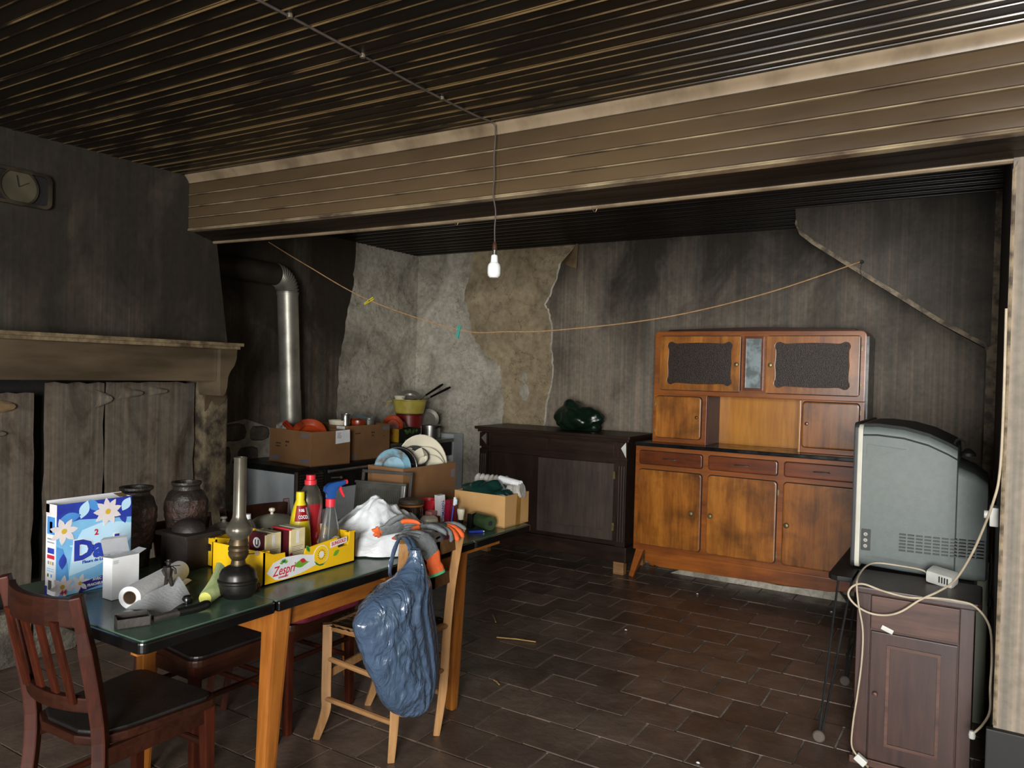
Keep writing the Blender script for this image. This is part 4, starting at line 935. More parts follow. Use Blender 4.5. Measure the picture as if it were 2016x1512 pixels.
solo('white_cup', MB().lathe([(.03, 0), (.045, .02), (.05, .045), (.04, .05), (0, .052)], (-4.36, 5.17, 1.225), 16), 'china', 'white cup bottom showing above the yellow basin rim', 'cup', (-4.36, 5.17, 1.22), ut, smooth=True)
t = thing('saucepan', 'aluminium saucepan with lid and black handles on the cooker end', 'pot', (-4.25, 5.47, .892))
part('body', MB().lathe([(0, 0), (.085, 0), (.09, .006), (.09, .115), (.095, .12), (.092, .122), (.087, .118), (.086, .01), (0, .006)], (-4.25, 5.47, .892), 28), 'alu', t, smooth=True)
part('lid', disc((-4.29, 5.50, 1.06), .09, (.7, -.5, .3), .004, 28, .15), 'zinc', t, smooth=True)
part('handle', MB().tube(spline([(-4.165, 5.44, .985), (-4.13, 5.44, 1.0), (-4.125, 5.48, 1.0), (-4.16, 5.50, .985)], 4), .007, 6), 'black_glossy', t, smooth=True)

# ================================================================== CARTONS ON THE TABLE
b3, b3f, b3s = carton('cardboard_carton', 'brown carton of plates standing on the far end of the table', (-2.385, 2.865, TZ+.001), math.radians(-2), .235, .415, .258, 'card_brown', group=GR)
R3 = ROOT[b3.name]
decal('print_mark', [(0, 0), (.03, 0), (.03, .045), (0, .04)], sloc(b3, (.0005, .375, .18)), faces(b3)[0], (0, 0, 1), 'ink_blue', b3, b3f, .0004)
solo('enamel_plate', disc((-2.53, 2.97, 1.0), .098, (.35, -.9, .12), .008), 'blue_enamel', 'chipped pale blue enamel plate upright in the carton', 'plate', (-2.53, 2.97, .9), smooth=True)
solo('black_plate', disc((-2.525, 2.995, 1.003), .107, (.35, -.9, .12), .006, 28, .12), 'black_glossy', 'black enamel plate behind the pale blue one', 'plate', (-2.525, 2.995, .9), smooth=True)
solo('steel_pot', MB().lathe([(0, 0), (.062, 0), (.066, .005), (.066, .10), (.07, .104), (.064, .104), (.06, .01), (0, .006)], (-2.52, 3.10, .985), 24, mat=Euler((.4, .6, 0)).to_matrix().to_4x4()), 'alu', 'shiny steel pot leaning between the plates in the carton', 'pot', (-2.52, 3.10, .95), smooth=True)
pls = 'cream plates upright in the carton'
for k, (c0, r, lab) in enumerate((((-2.495, 3.135, 1.01), .152, 'largest cream oval serving platter upright in the carton'), ((-2.462, 3.135, .985), .115, 'middle sized cream plate leaning on the platter'), ((-2.435, 3.14, .965), .095, 'smallest cream plate in front of the others'))):
    solo('plate', disc(c0, r, (.93, -.33, .2), .005, 36, .12), 'china', lab, 'plate', c0, pls, smooth=True)
b4, b4f, b4s = carton('cardboard_carton', 'light tan carton at the far table corner stuffed with bags', (-1.915, 3.055, TZ+.001), math.radians(-1), .30, .215, .152, 'card_tan', group=GR)
ry4, rx4 = faces(b4)
decal('tape', [(.095, 0), (.135, 0), (.137, .07), (.14, .152), (.103, .152), (.10, .07)], sloc(b4, (.0005, 0, 0)), ry4, (0, 0, 1), 'tape', b4, b4f, .0006)
pm('green_bag', '16352f', '0f2723', .22, scale=6, bmp=.5, bscale=18); pm('green_bag_dark', '14251a', '0d1911', .2, scale=6, bmp=.5, bscale=18); pm('rag_white', 'b9b7b0', '8f8a82', .8, scale=14, bmp=.4)
def bagf(u, v):
    a = 2*math.pi*u; x = -2.215+.285*v; h = .062*math.sin(math.pi*min(1, .12+v*.85))**.7+.012*math.sin(9*v+u*12)*v+.01*math.sin(21*v+7*u)
    return (x+.008*math.sin(5*a), 3.16+.09*math.cos(a)*(.5+.5*math.sin(math.pi*v)), TZ+.128+max(-.02, h*1.05*math.sin(a)*.9)+.01)
solo('bin_liner', MB().grid(bagf, 28, 26, True), 'green_bag', 'dark green folded plastic bag lying on top of the tan carton', 'bag', (-2.07, 3.16, TZ+.13), smooth=1.2)
for k, (a, b, r, lab) in enumerate((((-2.20, 3.235, .945), (-2.03, 3.245, .945), .032, 'row of crumpled white rags at the back of the tan carton'), ((-2.06, 3.235, .965), (-1.92, 3.20, .955), .017, 'white rolled paper on top of the tan carton'), ((-1.98, 3.19, .91), (-1.905, 3.20, .925), .032, 'grey white bundle of rags at the right of the tan carton'))):
    A, Bv = Vector(a), Vector(b); n = 22
    pts = [A.lerp(Bv, i/(n-1)) for i in range(n)]
    rr = [r*(1+(.16*math.sin(i*1.9) if k != 1 else 0)) for i in range(n)]
    solo('rag_bundle' if k != 1 else 'paper_roll', MB().tube(pts, rr, 12), 'rag_white' if k != 1 else 'paper_white', lab, 'cloth' if k != 1 else 'paper', a, smooth=True)
# ================================================================== SMALL THINGS ON THE TABLE
RX, UZ, RY = (0, 1, 0), (0, 0, 1), (1, 0, 0)
pm('print_blue', '5fa0d0', '8fc4e2', .4, scale=4); pm('print_navy', '232a86', '2f4bb0', .4, scale=9); pm('print_sky', '9fcbe6', 'c3e0ef', .4, scale=3)
pm('print_mid', '3f7fc4', '5f9ed6', .4, scale=6); pm('petal', 'd9d3d2', 'c2b8bc', .45, scale=9); pm('pollen', 'c9a63a', 'b0902c', .5); pm('print_purple', '332a78', None, .4); pm('print_red', 'c02a3c', None, .4); pm('print_grey', '7f858b', None, .5)
# detergent carton
X1 = -2.438; DY0, DY1, DH = 1.268, 1.512, .29
dt = thing('detergent_box', 'tall open blue detergent box with white lotus flowers at the table end', 'box', (-2.47, 1.39, TZ))
P = lambda n, mb, m_, **k: part(n, mb, m_, dt, **k)
fp_ = P('front_panel', MB().box(X1-.002, X1, DY0, DY1, TZ+.001, TZ+DH), 'print_blue')
P('back_panel', MB().box(X1-.062, X1-.060, DY0, DY1, TZ+.001, TZ+DH+.008), 'paper_white')
sd_ = P('side_panel', MB().box(X1-.060, X1-.002, DY0, DY0+.002, TZ+.001, TZ+DH), 'paper_white')
P('side_panel', MB().box(X1-.060, X1-.002, DY1-.002, DY1, TZ+.001, TZ+DH), 'paper_white')
P('bottom', MB().box(X1-.060, X1-.002, DY0, DY1, TZ+.001, TZ+.004), 'paper_white')
P('top_flap', MB().add([(X1-.06, DY1-.03, TZ+DH+.006), (X1-.06, DY1, TZ+DH+.006), (X1-.012, DY1, TZ+DH-.004), (X1-.02, DY1-.03, TZ+DH-.002)], [(0, 1, 2, 3)]), 'card_edge', solid=.001)
O = (X1, DY0, TZ)
D = lambda pts, m_, th=.0006, nm='print': decal(nm, pts, O, RX, UZ, m_, dt, fp_, th)
D([(.0, .19), (.02, .225), (.07, .235), (.12, .23), (.244, .22), (.244, .29), (0, .29)], 'print_navy', .0003)
D([(0, .0), (.03, .0), (.04, .05), (.035, .10), (.02, .15), (0, .16)], 'print_mid', .0003)
D([(.04, .06), (.12, .075), (.2, .1), (.244, .15), (.244, .20), (.2, .21), (.14, .215), (.08, .20), (.05, .15)], 'print_sky', .0003)
for a, b, l, w_, an, m_ in ((.04, .245, .07, .016, .15, 'print_mid'), (.085, .265, .06, .016, 1.2, 'print_sky'), (.02, .07, .05, .014, .9, 'print_mid'), (.225, .265, .05, .016, 1.0, 'print_sky'), (.215, .225, .05, .012, 1.9, 'print_navy'), (.02, .11, .05, .012, 1.5, 'print_navy'), (.115, .275, .05, .014, 2.2, 'print_mid')): D(leaf(a, b, l, w_, an), m_, .0006)
def flower(cx, cy, s_, n=8, ph=0):
    for k in range(n):
        a = ph+2*math.pi*k/n
        decal('petal_print', leaf(cx+math.cos(a)*s_*.55, cy+math.sin(a)*s_*.5, s_*1.05, s_*.23, a), O, RX, UZ, 'petal', dt, fp_, .0009+.00008*k)
    decal('petal_print', circ(cx, cy, s_*.2, 12), O, RX, UZ, 'pollen', dt, fp_, .0018)
flower(.162, .248, .045, 9, .3); flower(.022, .205, .042, 7, .1); flower(.02, .03, .036, 7, .5); flower(.075, .03, .03, 6, .2)
D([(.072, .0), (.244, .028), (.244, .055), (.072, .03)], 'print_purple', .0011)
for k in range(9):
    a = math.radians(15+k*40); D([(.14, .15), (.14+.1*math.cos(a)-.003*math.sin(a), .15+.05*math.sin(a)+.003), (.14+.1*math.cos(a)+.004, .15+.05*math.sin(a)-.003)], 'print_sky', .0005)
text_part('lettering', 'Dash', .085, (X1+.0012, DY0+.052, TZ+.108), RX, UZ, 'paper_white', dt, fp_, .0075)
text_part('lettering', 'Dash', .085, (X1+.002, DY0+.052, TZ+.108), RX, UZ, 'print_navy', dt, fp_, .0042)
text_part('lettering', '2', .026, (X1+.002, DY0+.118, TZ+.178), RX, UZ, 'print_red', dt, fp_, .0008)
text_part('lettering', 'Fleurs de Lotus', .014, (X1+.002, DY0+.08, TZ+.092), RX, UZ, 'print_navy', dt, fp_, .0002)
text_part('lettering', 'AVEC', .012, (X1+.0022, DY0+.115, TZ+.030), RX, UZ, 'paper_white', dt, fp_, .0003)
text_part('lettering', 'LA FRAICHEUR', .012, (X1+.0022, DY0+.083, TZ+.014), RX, UZ, 'paper_white', dt, fp_, .0003, sx=.85)
text_part('lettering', '44', .02, (X1+.0035, DY0+.012, TZ+.006), RX, UZ, 'print_red', dt, fp_, .0008)
O2 = (X1-.062, DY0, TZ)
D2 = lambda x0, x1, z0, z1, m_: decal('side_print', [(x0, z0), (x1, z0), (x1, z1), (x0, z1)], O2, (1, 0, 0), UZ, m_, dt, sd_, .0006)
D2(.008, .052, .195, .25, 'print_mid'); D2(.022, .038, .20, .235, 'paper_white'); D2(.012, .05, .135, .152, 'print_navy'); D2(.01, .052, .118, .13, 'print_red'); D2(.01, .05, .178, .182, 'print_grey'); D2(.01, .05, .168, .171, 'print_grey')
D2(.014, .022, .10, .11, 'print_grey'); D2(.027, .035, .10, .11, 'pollen'); D2(.04, .048, .10, .11, 'print_grey'); D2(.01, .05, .085, .088, 'print_blue'); D2(.01, .05, .078, .081, 'print_blue'); D2(.0, .062, .255, .289, 'petal'); D2(.0, .02, .262, .289, 'print_navy')
for k in range(7): D2(.018+.003*k, .0195+.003*k, .02, .05, 'ink')
D2(.012, .02, .06, .07, 'leaf_green'); D2(.032, .04, .06, .07, 'print_mid'); D2(0, .012, 0, .03, 'print_navy')

# small open white box
wb = thing('white_carton', 'small plain white carton with its lid flap open in front of the detergent', 'box', (-2.30, 1.396, TZ))
P = lambda n, mb, m_, **k: part(n, mb, m_, wb, **k)
P('body', MB().box(-2.326, -2.276, 1.352, 1.441, TZ+.001, TZ+.132), 'paper_white', bevel=.001)
P('lid_flap', MB().add([(-2.326, 1.354, TZ+.133), (-2.326, 1.439, TZ+.133), (-2.333, 1.432, TZ+.178), (-2.333, 1.347, TZ+.182)], [(0, 1, 2, 3)]), 'paper_white', solid=.0012)
P('lid_tuck', MB().add([(-2.333, 1.347, TZ+.182), (-2.333, 1.432, TZ+.178), (-2.322, 1.43, TZ+.188), (-2.322, 1.351, TZ+.191)], [(0, 1, 2, 3)]), 'paper_white', solid=.0012)
P('side_flap', MB().add([(-2.326, 1.441, TZ+.132), (-2.276, 1.441, TZ+.132), (-2.28, 1.468, TZ+.142), (-2.322, 1.468, TZ+.142)], [(0, 1, 2, 3)]), 'paper_white', solid=.0012)
P('side_flap', MB().add([(-2.326, 1.352, TZ+.132), (-2.276, 1.352, TZ+.132), (-2.28, 1.33, TZ+.139), (-2.322, 1.33, TZ+.139)], [(0, 1, 2, 3)]), 'paper_white', solid=.0012)
for k in range(4): decal('small_print', [(0, 0), (.018-.003*(k % 2), 0), (.018-.003*(k % 2), .0012), (0, .0012)], (-2.276, 1.356, TZ+.122-.003*k), RX, UZ, 'print_grey', wb, None, .0003)

# paper towel roll with loose sheet
pm('towel', 'e6e8ea', 'dcdfe2', .85, scale=60, bmp=.12, bscale=120); pm('core_card', '8d745c', '75604b', .8, scale=10)
tr = thing('paper_towel_roll', 'white kitchen paper roll lying on the table with grey core end', 'paper roll', (-2.24, 1.49, TZ))
A, Bv = Vector((-2.158, 1.338, TZ+.035)), Vector((-2.312, 1.61, TZ+.035)); q = (Bv-A).normalized()
def rollp(r0, r1, n=40):
    mb = MB(); L_ = (Bv-A).length; u_ = Vector((0, 0, 1)).cross(q).normalized(); w_ = q.cross(u_)
    for (r, s_) in ((r0, 0), (r1, 0), (r1*1.005, L_*.05), (r1, L_), (r0, L_)):
        for k in range(n):
            a = 2*math.pi*k/n; rr = r*(1+.012*math.sin(3*a)); mb.v.append(tuple(A+q*s_+u_*rr*math.cos(a)+w_*rr*math.sin(a)))
    for i in range(5):
        for k in range(n): j = (k+1) % n; b_ = (i+1) % 5; mb.f.append((i*n+k, i*n+j, b_*n+j, b_*n+k))
    return mb
part('paper', rollp(.0205, .034), 'towel', tr, smooth=True)
part('core', rollp(.0185, .0206), 'core_card', tr, smooth=True)
def tailf(u, v):
    p = A.lerp(Bv, .02+.96*u); s_ = Vector((q.y, -q.x, 0))
    return (p.x+s_.x*(.012+.035*v), p.y+s_.y*(.012+.035*v), TZ+.004+.012*(1-v)*v*2+.002*math.sin(u*14))
part('loose_end', MB().grid(tailf, 14, 5), 'towel', tr)
def sheetf(u, v):
    a = Vector((-2.118, 1.30, 0)).lerp(Vector((-2.185, 1.52, 0)), u); b = Vector((-2.03, 1.365, 0)).lerp(Vector((-2.08, 1.50, 0)), u); p = a.lerp(b, v)
    return (p.x, p.y, TZ+.003+.05*(1-v)*(.3+.7*u)+.006*math.sin(2.5*v+4*u)**2)
solo('paper_sheet', MB().grid(sheetf, 14, 12), 'towel', 'loose torn sheet of white kitchen paper in front of the roll', 'paper', (-2.10, 1.42, TZ), solid=.0008)

# bronze figurine
pm('bronze', '2a241f', '1a1613', .5, .3, scale=30)
fx, fy = -2.165, 1.47
fg = thing('figurine', 'small dark bronze figurine of a standing man beside the paper roll', 'figurine', (fx, fy, TZ))
P = lambda n, mb, m_, **k: part(n, mb, m_, fg, **k)
P('pedestal', MB().lathe([(.017, 0), (.017, .008), (.013, .012), (.011, .02), (.0, .021)], (fx, fy, TZ+.001), 14), 'bronze', smooth=True)
z0 = TZ+.02
bdy = MB()
L2 = Vector((.85, .53, 0))
def fp2(a, b): return Vector((fx, fy, z0)) + L2*a + Vector((0, 0, b))
bdy.tube([fp2(-.008, 0), fp2(-.009, .022), fp2(-.005, .045), fp2(-.004, .052)], [.0045, .005, .007, .007], 8).tube([fp2(.011, .0), fp2(.010, .022), fp2(.005, .045), fp2(.004, .052)], [.0045, .005, .007, .007], 8)
bdy.tube([fp2(0, .044), fp2(0, .055), fp2(0, .070), fp2(0, .080), fp2(0, .084)], [.010, .011, .0135, .012, .005], 10)
bdy.tube([fp2(-.010, .079), fp2(-.018, .068), fp2(-.012, .056), fp2(-.008, .052)], [.005, .0045, .004, .0035], 8).tube([fp2(.010, .079), fp2(.02, .072), fp2(.022, .058)], [.005, .0045, .0035], 8)
P('figure', bdy, 'bronze', smooth=True)
P('head', MB().lathe([(0, -.008), (.006, -.005), (.0075, 0), (.006, .006), (0, .008)], tuple(fp2(0, .091)), 12), 'bronze', smooth=True)
P('hat', MB().lathe([(.012, 0), (.012, .0015), (.007, .003), (.006, .008), (0, .009)], tuple(fp2(0, .096)), 12), 'bronze', smooth=True)
P('staff', MB().tube([fp2(-.016, .08), fp2(.036, .086)], .0016, 6), 'bronze')

# dark open matchbox-like tray and dark handle
pm('dark_grey', '3b3632', '2b2724', .6, scale=15, bmp=.2)
at_ = thing('metal_tray', 'small open dark grey box at the table edge', 'box', (-2.02, 1.26, TZ))
R_ = Matrix.Translation((-2.02, 1.262, TZ+.001)) @ Matrix.Rotation(math.radians(-24), 4, 'Z')
for nm, bb in (('bottom', (-.026, .026, -.043, .043, 0, .002)), ('wall', (.024, .026, -.043, .043, 0, .026)), ('wall', (-.026, -.024, -.043, .043, 0, .031)), ('wall', (-.026, .026, -.043, -.041, 0, .028)), ('wall', (-.026, .026, .041, .043, 0, .03))):
    mb = MB(); mb.x = R_; mb.box(*bb); part(nm, mb, 'dark_grey', at_)
mb = MB(); mb.x = R_; mb.box(-.023, .023, -.04, .04, .002, .017); part('filling', mb, 'soot', at_)
dk = thing('dark_handle', 'long dark tool with rounded grip lying along the table edge', 'tool', (-1.98, 1.38, TZ))
part('blade', MB().tube([(-1.995, 1.31, TZ+.011), (-1.985, 1.38, TZ+.012)], [.010, .012], 8, sq=(1.2, .9)), 'dark_grey', dk, smooth=True)
part('grip', MB().tube(spline([(-1.985, 1.378, TZ+.013), (-1.972, 1.43, TZ+.014), (-1.968, 1.462, TZ+.018), (-1.968, 1.475, TZ+.019)], 3), [.012, .0125, .0125, .013, .0135, .014, .014, .013, .011, .006], 10), 'black_glossy', dk, smooth=True)

# roll of pale yellow bags with loose end
pm('bag_yellow', 'bfbf5c', 'a8a84a', .45, scale=12, bmp=.3); pm('bag_pale', 'b3c08a', '9cab74', .5, scale=10, bmp=.3, bscale=30)
br = thing('yellow_bag_roll', 'roll of pale yellow plastic bags with its loose end standing up', 'bag roll', (-2.04, 1.53, TZ))
a, b = Vector((-2.012, 1.492, TZ+.022)), Vector((-2.075, 1.60, TZ+.022))
part('roll', MB().tube([a, a.lerp(b, .04), b], [.018, .021, .021], 20), 'bag_pale', br, smooth=1)
part('roll_end', MB().tube([a+(a-b)*.01, a], .0195, 20), 'bag_yellow', br)
def bf_(u, v):
    p = Vector((-2.075, 1.52, TZ+.012)).lerp(Vector((-2.105, 1.615, TZ+.088)), v); s_ = Vector((.6, .6, -.45)).normalized()
    return p+s_*(u-.25)*.055*(.35+.65*v)+Vector((.012*math.sin(3*v), 0, .006*math.sin(6*u)))
part('loose_bag', MB().grid(bf_, 8, 10), 'bag_pale', br, solid=.001)
solo('black_bottle_cap', MB().lathe([(0, 0), (.016, 0), (.017, .012), (.012, .022), (0, .024)], (-2.075, 1.475, TZ+.001), 14), 'black_glossy', 'small black rounded lump beside the yellow bag roll', 'cap', (-2.075, 1.475, TZ), smooth=True)

# oil lamp
pm('smoky_glass', '6b675b', '565248', .24, .55, scale=10, rvar=.05); pm('lamp_metal', '24221f', '191716', .35, .4, scale=12, rvar=.1); pm('old_brass', '5f5038', '3e3426', .4, .7, scale=20)
lc = (-2.012, 1.612, TZ+.001)
LS = .94
lp = thing('oil_lamp', 'old oil lamp with tall smoky glass chimney and black metal base', 'lamp', lc)
P = lambda n, prof, m_: part(n, MB().lathe([(r*LS, z) for r, z in prof], lc, 36), m_, lp, smooth=True)
P('font', [(0, 0), (.044, 0), (.048, .003), (.05, .008), (.06, .016), (.063, .022), (.063, .046), (.067, .05), (.067, .056), (.062, .06), (.060, .075), (.053, .088), (.038, .097), (.026, .101), (.026, .104)], 'lamp_metal')
P('collar', [(.026, .103), (.024, .108), (.022, .118), (.026, .122), (.031, .130), (.033, .134)], 'old_brass')
P('burner', [(.033, .134), (.034, .142), (.031, .147), (.034, .15), (.034, .158), (.030, .163), (.033, .168), (.031, .178), (.028, .186), (.0, .187)], 'old_brass')
P('chimney', [(.027, .184), (.029, .190), (.038, .198), (.044, .208), (.045, .217), (.041, .228), (.031, .239), (.0235, .252), (.0215, .265), (.0212, .44), (.0225, .446), (.0195, .446), (.0190, .262), (.025, .236)], 'smoky_glass')
part('wick_key', MB().tube([Vector(lc)+Vector((.02, .02, .135)), Vector(lc)+Vector((.045, .035, .138))], .002, 6), 'old_brass', lp)
part('key_wheel', MB().lathe([(0, -.0015), (.008, -.0015), (.008, .0015), (0, .0015)], (lc[0]+.046, lc[1]+.036, lc[2]+.138), 12, mat=Euler((1.2, 0, .7)).to_matrix().to_4x4()), 'old_brass', lp)
pm('amber_glass', '4a1d10', '35130a', .08, scale=8)
solo('brown_bead', MB().lathe([(0, 0), (.008, .002), (.011, .011), (.008, .02), (0, .022)], (-2.022, 1.70, TZ+.001), 14), 'amber_glass', 'shiny dark brown bead beside the lamp foot', 'bead', (-2.022, 1.70, TZ), smooth=True)

# yellow fruit tray with cut-out front, holding cleaning bottles
pm('tray_yellow', 'e0b416', 'd3a60f', .5, scale=4); pm('kiwi_gold', 'e3bd2a', 'd9a91c', .45, scale=20); pm('leaf_lime', '6fa32c', '5c9122', .5, scale=8); pm('leaf_dark', '1f6b3c', None, .5)
def fruit_tray(label, x0, x1, y0, y1, h, full=True, group='yellow kiwi fruit trays'):
    t = thing('fruit_tray', label, 'box', ((x0+x1)/2, (y0+y1)/2, TZ), group=group); W = y1-y0
    P = lambda n, mb, m_='tray_yellow', **k: part(n, mb, m_, t, **k)
    P('bottom', MB().box(x0, x1, y0, y1, TZ+.001, TZ+.006))
    if full: prof = [(y0, 0), (y1, 0), (y1, h), (y1-.03, h), (y1-.032, h-.03), (y1-.04, h-.05), (y1-.088, h-.052), (y1-.094, h-.045), (y1-.096, h-.012), (y0+.185, h-.026), (y0+.18, h-.044), (y0+.125, h-.05), (y0+.092, h-.05), (y0+.09, h-.022), (y0+.04, h-.02), (y0, h-.004)]
    else: prof = [(y0, 0), (y1, 0), (y1, h), (y0+.09, h-.02), (y0, h)]
    f = P('front_panel', MB().prism([(y, TZ+.001+z) for y, z in prof], 'yz', x1-.005, x1))
    P('back_panel', MB().prism([(y, TZ+.001+z) for y, z in prof], 'yz', x0, x0+.005))
    cx_, cz_, hw_, up_, dn_ = (x0+x1)/2, TZ+.072, (x1-x0)/2, h-.006-.072, .071
    angs = sorted([2*math.pi*k/16 for k in range(16)] + [math.atan2(up_, hw_), math.pi-math.atan2(up_, hw_), math.pi+math.atan2(dn_, hw_), 2*math.pi-math.atan2(dn_, hw_)])
    hole, outer = [], []
    for an in angs:
        ca, sa = math.cos(an), math.sin(an); hole.append((cx_+.035*ca, cz_+.014*sa))
        k = min(hw_/abs(ca) if abs(ca) > 1e-6 else 99, (up_ if sa > 0 else dn_)/abs(sa) if abs(sa) > 1e-6 else 99); outer.append((cx_+ca*k, cz_+sa*k))
    for yy in (y0, y1-.005):
        P('end_panel', MB().ring(hole, outer, 'xz', yy, yy+.005))
    for yy in (y0, y1-.03): P('corner_fold', MB().box(x1-.03, x1-.005, yy+.001, yy+.029, TZ+.006, TZ+h-.004), bevel=.003)
    return t, f
ft, ff = fruit_tray('larger yellow kiwi tray with SUNGOLD print, holding cartons and bottles', -2.30, -2.03, 1.73, 2.165, .121)
O = (-2.03, 1.73, TZ+.001)
D = lambda pts, m_, th=.0006, nm='print': decal(nm, pts, O, RX, UZ, m_, ft, ff, th)
D([(.012, .042), (.04, .072), (.09, .083), (.16, .079), (.215, .068), (.24, .066), (.24, .03), (.21, .022), (.16, .012), (.09, .006), (.05, .012)], 'paper_white')
D(circ(.258, .058, .037, 28), 'paper_white', .0009); D(circ(.258, .058, .034, 28), 'kiwi_gold', .0012)
D([(.225, .042), (.235, .028), (.252, .02), (.268, .02), (.285, .032), (.272, .026), (.25, .026)], 'leaf_dark', .0014)
D(circ(.260, .060, .011, 16, .012), 'paper_white', .0016)
for k in range(14):
    a = 2*math.pi*k/14; D(leaf(.26+.0165*math.cos(a), .06+.0165*math.sin(a), .006, .0014, a, 4), 'ink', .0016, 'seed_print')
D(leaf(.162, .046, .066, .013, .05), 'leaf_lime', .0009); D(leaf(.172, .055, .03, .008, -.35), 'print_red', .0012); D([(.175, .045), (.205, .047), (.18, .038)], 'leaf_lime', .001)
D(leaf(.195, .092, .032, .008, -1.0), 'leaf_lime'); D(leaf(.335, .052, .036, .009, .5), 'leaf_lime'); D(leaf(.195, .092, .026, .005, -1.0), 'leaf_dark', .0009)
D([(.305, .075), (.39, .083), (.39, .105), (.305, .097)], 'paper_white', .0007)
text_part('lettering', 'SUNGOLD', .0185, (-2.0288, 1.73+.309, TZ+.0825), (0, 1, .09), (0, -.05, 1), 'print_red', ft, ff, .0004, sx=.86)
text_part('lettering', 'Zespri', .046, (-2.0285, 1.73+.036, TZ+.026), (0, 1, .02), (0, .06, 1), 'print_red', ft, ff, .0003, .25, sx=.8)
text_part('lettering', 'KIWIFRUIT', .009, (-2.0285, 1.73+.062, TZ+.015), RX, UZ, 'print_red', ft, ff, .0001)
for k in range(7):
    a = math.radians(30+20*k); D(leaf(.085+.014*math.cos(a), .057+.014*math.sin(a), .016, .0026, a, 4), 'leaf_dark' if k in (2, 3, 4) else 'leaf_lime', .0011, 'leaf_print')
ft2, ff2 = fruit_tray('smaller yellow kiwi tray with oval handle hole behind the oil lamp', -2.445, -2.352, 1.785, 2.0, .112, False)
decal('print', [(.025, .03), (.05, .09), (.12, .09), (.12, .02), (.05, .015)], (-2.352, 1.785, TZ), RX, UZ, 'paper_white', ft2, ff2)
text_part('lettering', 'Zespri', .03, (-2.351, 1.83, TZ+.04), RX, UZ, 'print_red', ft2, ff2)

# soup cartons
pm('brick_cream', 'd3c79c', 'c6b98c', .5, scale=20); pm('brick_maroon', '4a1218', '3a0d12', .45, scale=8)
gsc = 'soup cartons in the yellow tray'
for i, (x0, x1, y0, y1, h, lab) in enumerate(((-2.195, -2.105, 1.80, 1.868, .148, 'cream and maroon soup carton with round white U logo, nearest the lamp'), (-2.18, -2.085, 1.892, 1.962, .152, 'cream soup carton with red top edge next to the yellow bottle'))):
    t = thing('soup_carton', lab, 'carton', ((x0+x1)/2, (y0+y1)/2, TZ+.006), group=gsc)
    bdy = part('body', MB().box(x0, x1, y0, y1, TZ+.0065, TZ+.0065+h), 'brick_cream', t, bevel=.003)
    sd = part('printed_side', MB().box(x0+.003, x1-.006, y0-.0008, y0+.001, TZ+.012, TZ+.004+h), 'brick_maroon', t)
    part('top_seam', MB().box(x0+.002, x1-.002, (y0+y1)/2-.004, (y0+y1)/2+.004, TZ+h+.0065, TZ+h+.0075), 'paper_white', t)
    part('tape_strip', MB().box(x1-.0005, x1+.0005, (y0+y1)/2-.006, (y0+y1)/2+.006, TZ+h-.045, TZ+h), 'paper_white', t)
    part('red_edge', MB().box(x0, x1, y0-.001, y0+.006, TZ+h+.003, TZ+h+.009), 'print_red' if i else 'brick_maroon', t, bevel=.002)
    for k in range(7): decal('small_print', [(.008, 0), (.06-.006*(k % 3), 0), (.06-.006*(k % 3), .002), (.008, .002)], (x1+.0002, y0, TZ+.095-.006*k), RX, UZ, 'print_grey' if k != 3 else 'ink', t, None, .0003)
    decal('small_print', circ(.006, .05, .006, 10), (x1+.0002, y0, TZ+.02), RX, UZ, 'print_red', t, None, .0004)
    if i == 0:
        decal('logo', circ(.045, .115, .019, 24), (x0, y0-.0009, TZ+.006), (1, 0, 0), UZ, 'paper_white', t, sd)
        text_part('lettering', 'U', .030, (x0+.0345, y0-.0018, TZ+.110), (1, 0, 0), UZ, 'ink', t, sd, .0012)
        text_part('lettering', 'VELOUTÉ', .019, (x0+.004, y0-.0014, TZ+.074), (1, 0, 0), UZ, 'paper_white', t, sd, .0003, sx=.9)
# yellow bottle
pm('plastic_yellow', 'd6c51c', 'c6b414', .35, scale=4); pm('label_red', 'b5202c', None, .4); pm('cap_red', 'd0303c', 'b82734', .3, scale=6); pm('liquid_red', '8a1a20', 'a02830', .12, scale=4, spec=.7); pm('spray_blue', '1d4a8c', '163a72', .25, scale=6)
pm('clear_plastic', 'd0d4d4', None, .1, trans=.92, ior=1.2); pm('label_cream', 'cfcab6', 'bdb8a4', .5, scale=60)
yb = thing('yellow_bottle', 'yellow cone shaped lemon juice bottle with red label in the tray', 'bottle', (-2.215, 2.055, TZ+.006))
c0 = (-2.215, 2.055, TZ+.0065)
P = lambda n, mb, m_, **k: part(n, mb, m_, yb, smooth=True, **k)
prof = [(0, 0), (.042, 0), (.045, .004)] + [(.0465-.0006*k+(.0008 if k % 2 else 0), .02+.008*k) for k in range(12)] + [(.039, .125), (.033, .165), (.025, .20), (.017, .222), (.0155, .228)]
P('body', MB().lathe(prof, c0, 28), 'plastic_yellow')
P('cap', MB().lathe([(.016, .225), (.0165, .24), (.0155, .256), (0, .257)], c0, 18), 'plastic_yellow')
def labf(u, v):
    a = math.radians(-75+120*u); z = .148+.058*v; r = (.0362-.0135*v)+.0014
    return (c0[0]+r*math.cos(a), c0[1]+r*math.sin(a), c0[2]+z)
lbl = P('label', MB().grid(labf, 14, 4), 'label_red', solid=.0006)
def labf2(u, v):
    a = math.radians(8+24*u); z = .153+.045*v; r = (.0350-.0115*v)+.0028
    return (c0[0]+r*math.cos(a), c0[1]+r*math.sin(a), c0[2]+z)
part('label_window', MB().grid(labf2, 5, 4), 'paper_white', yb, lbl, solid=.0005)
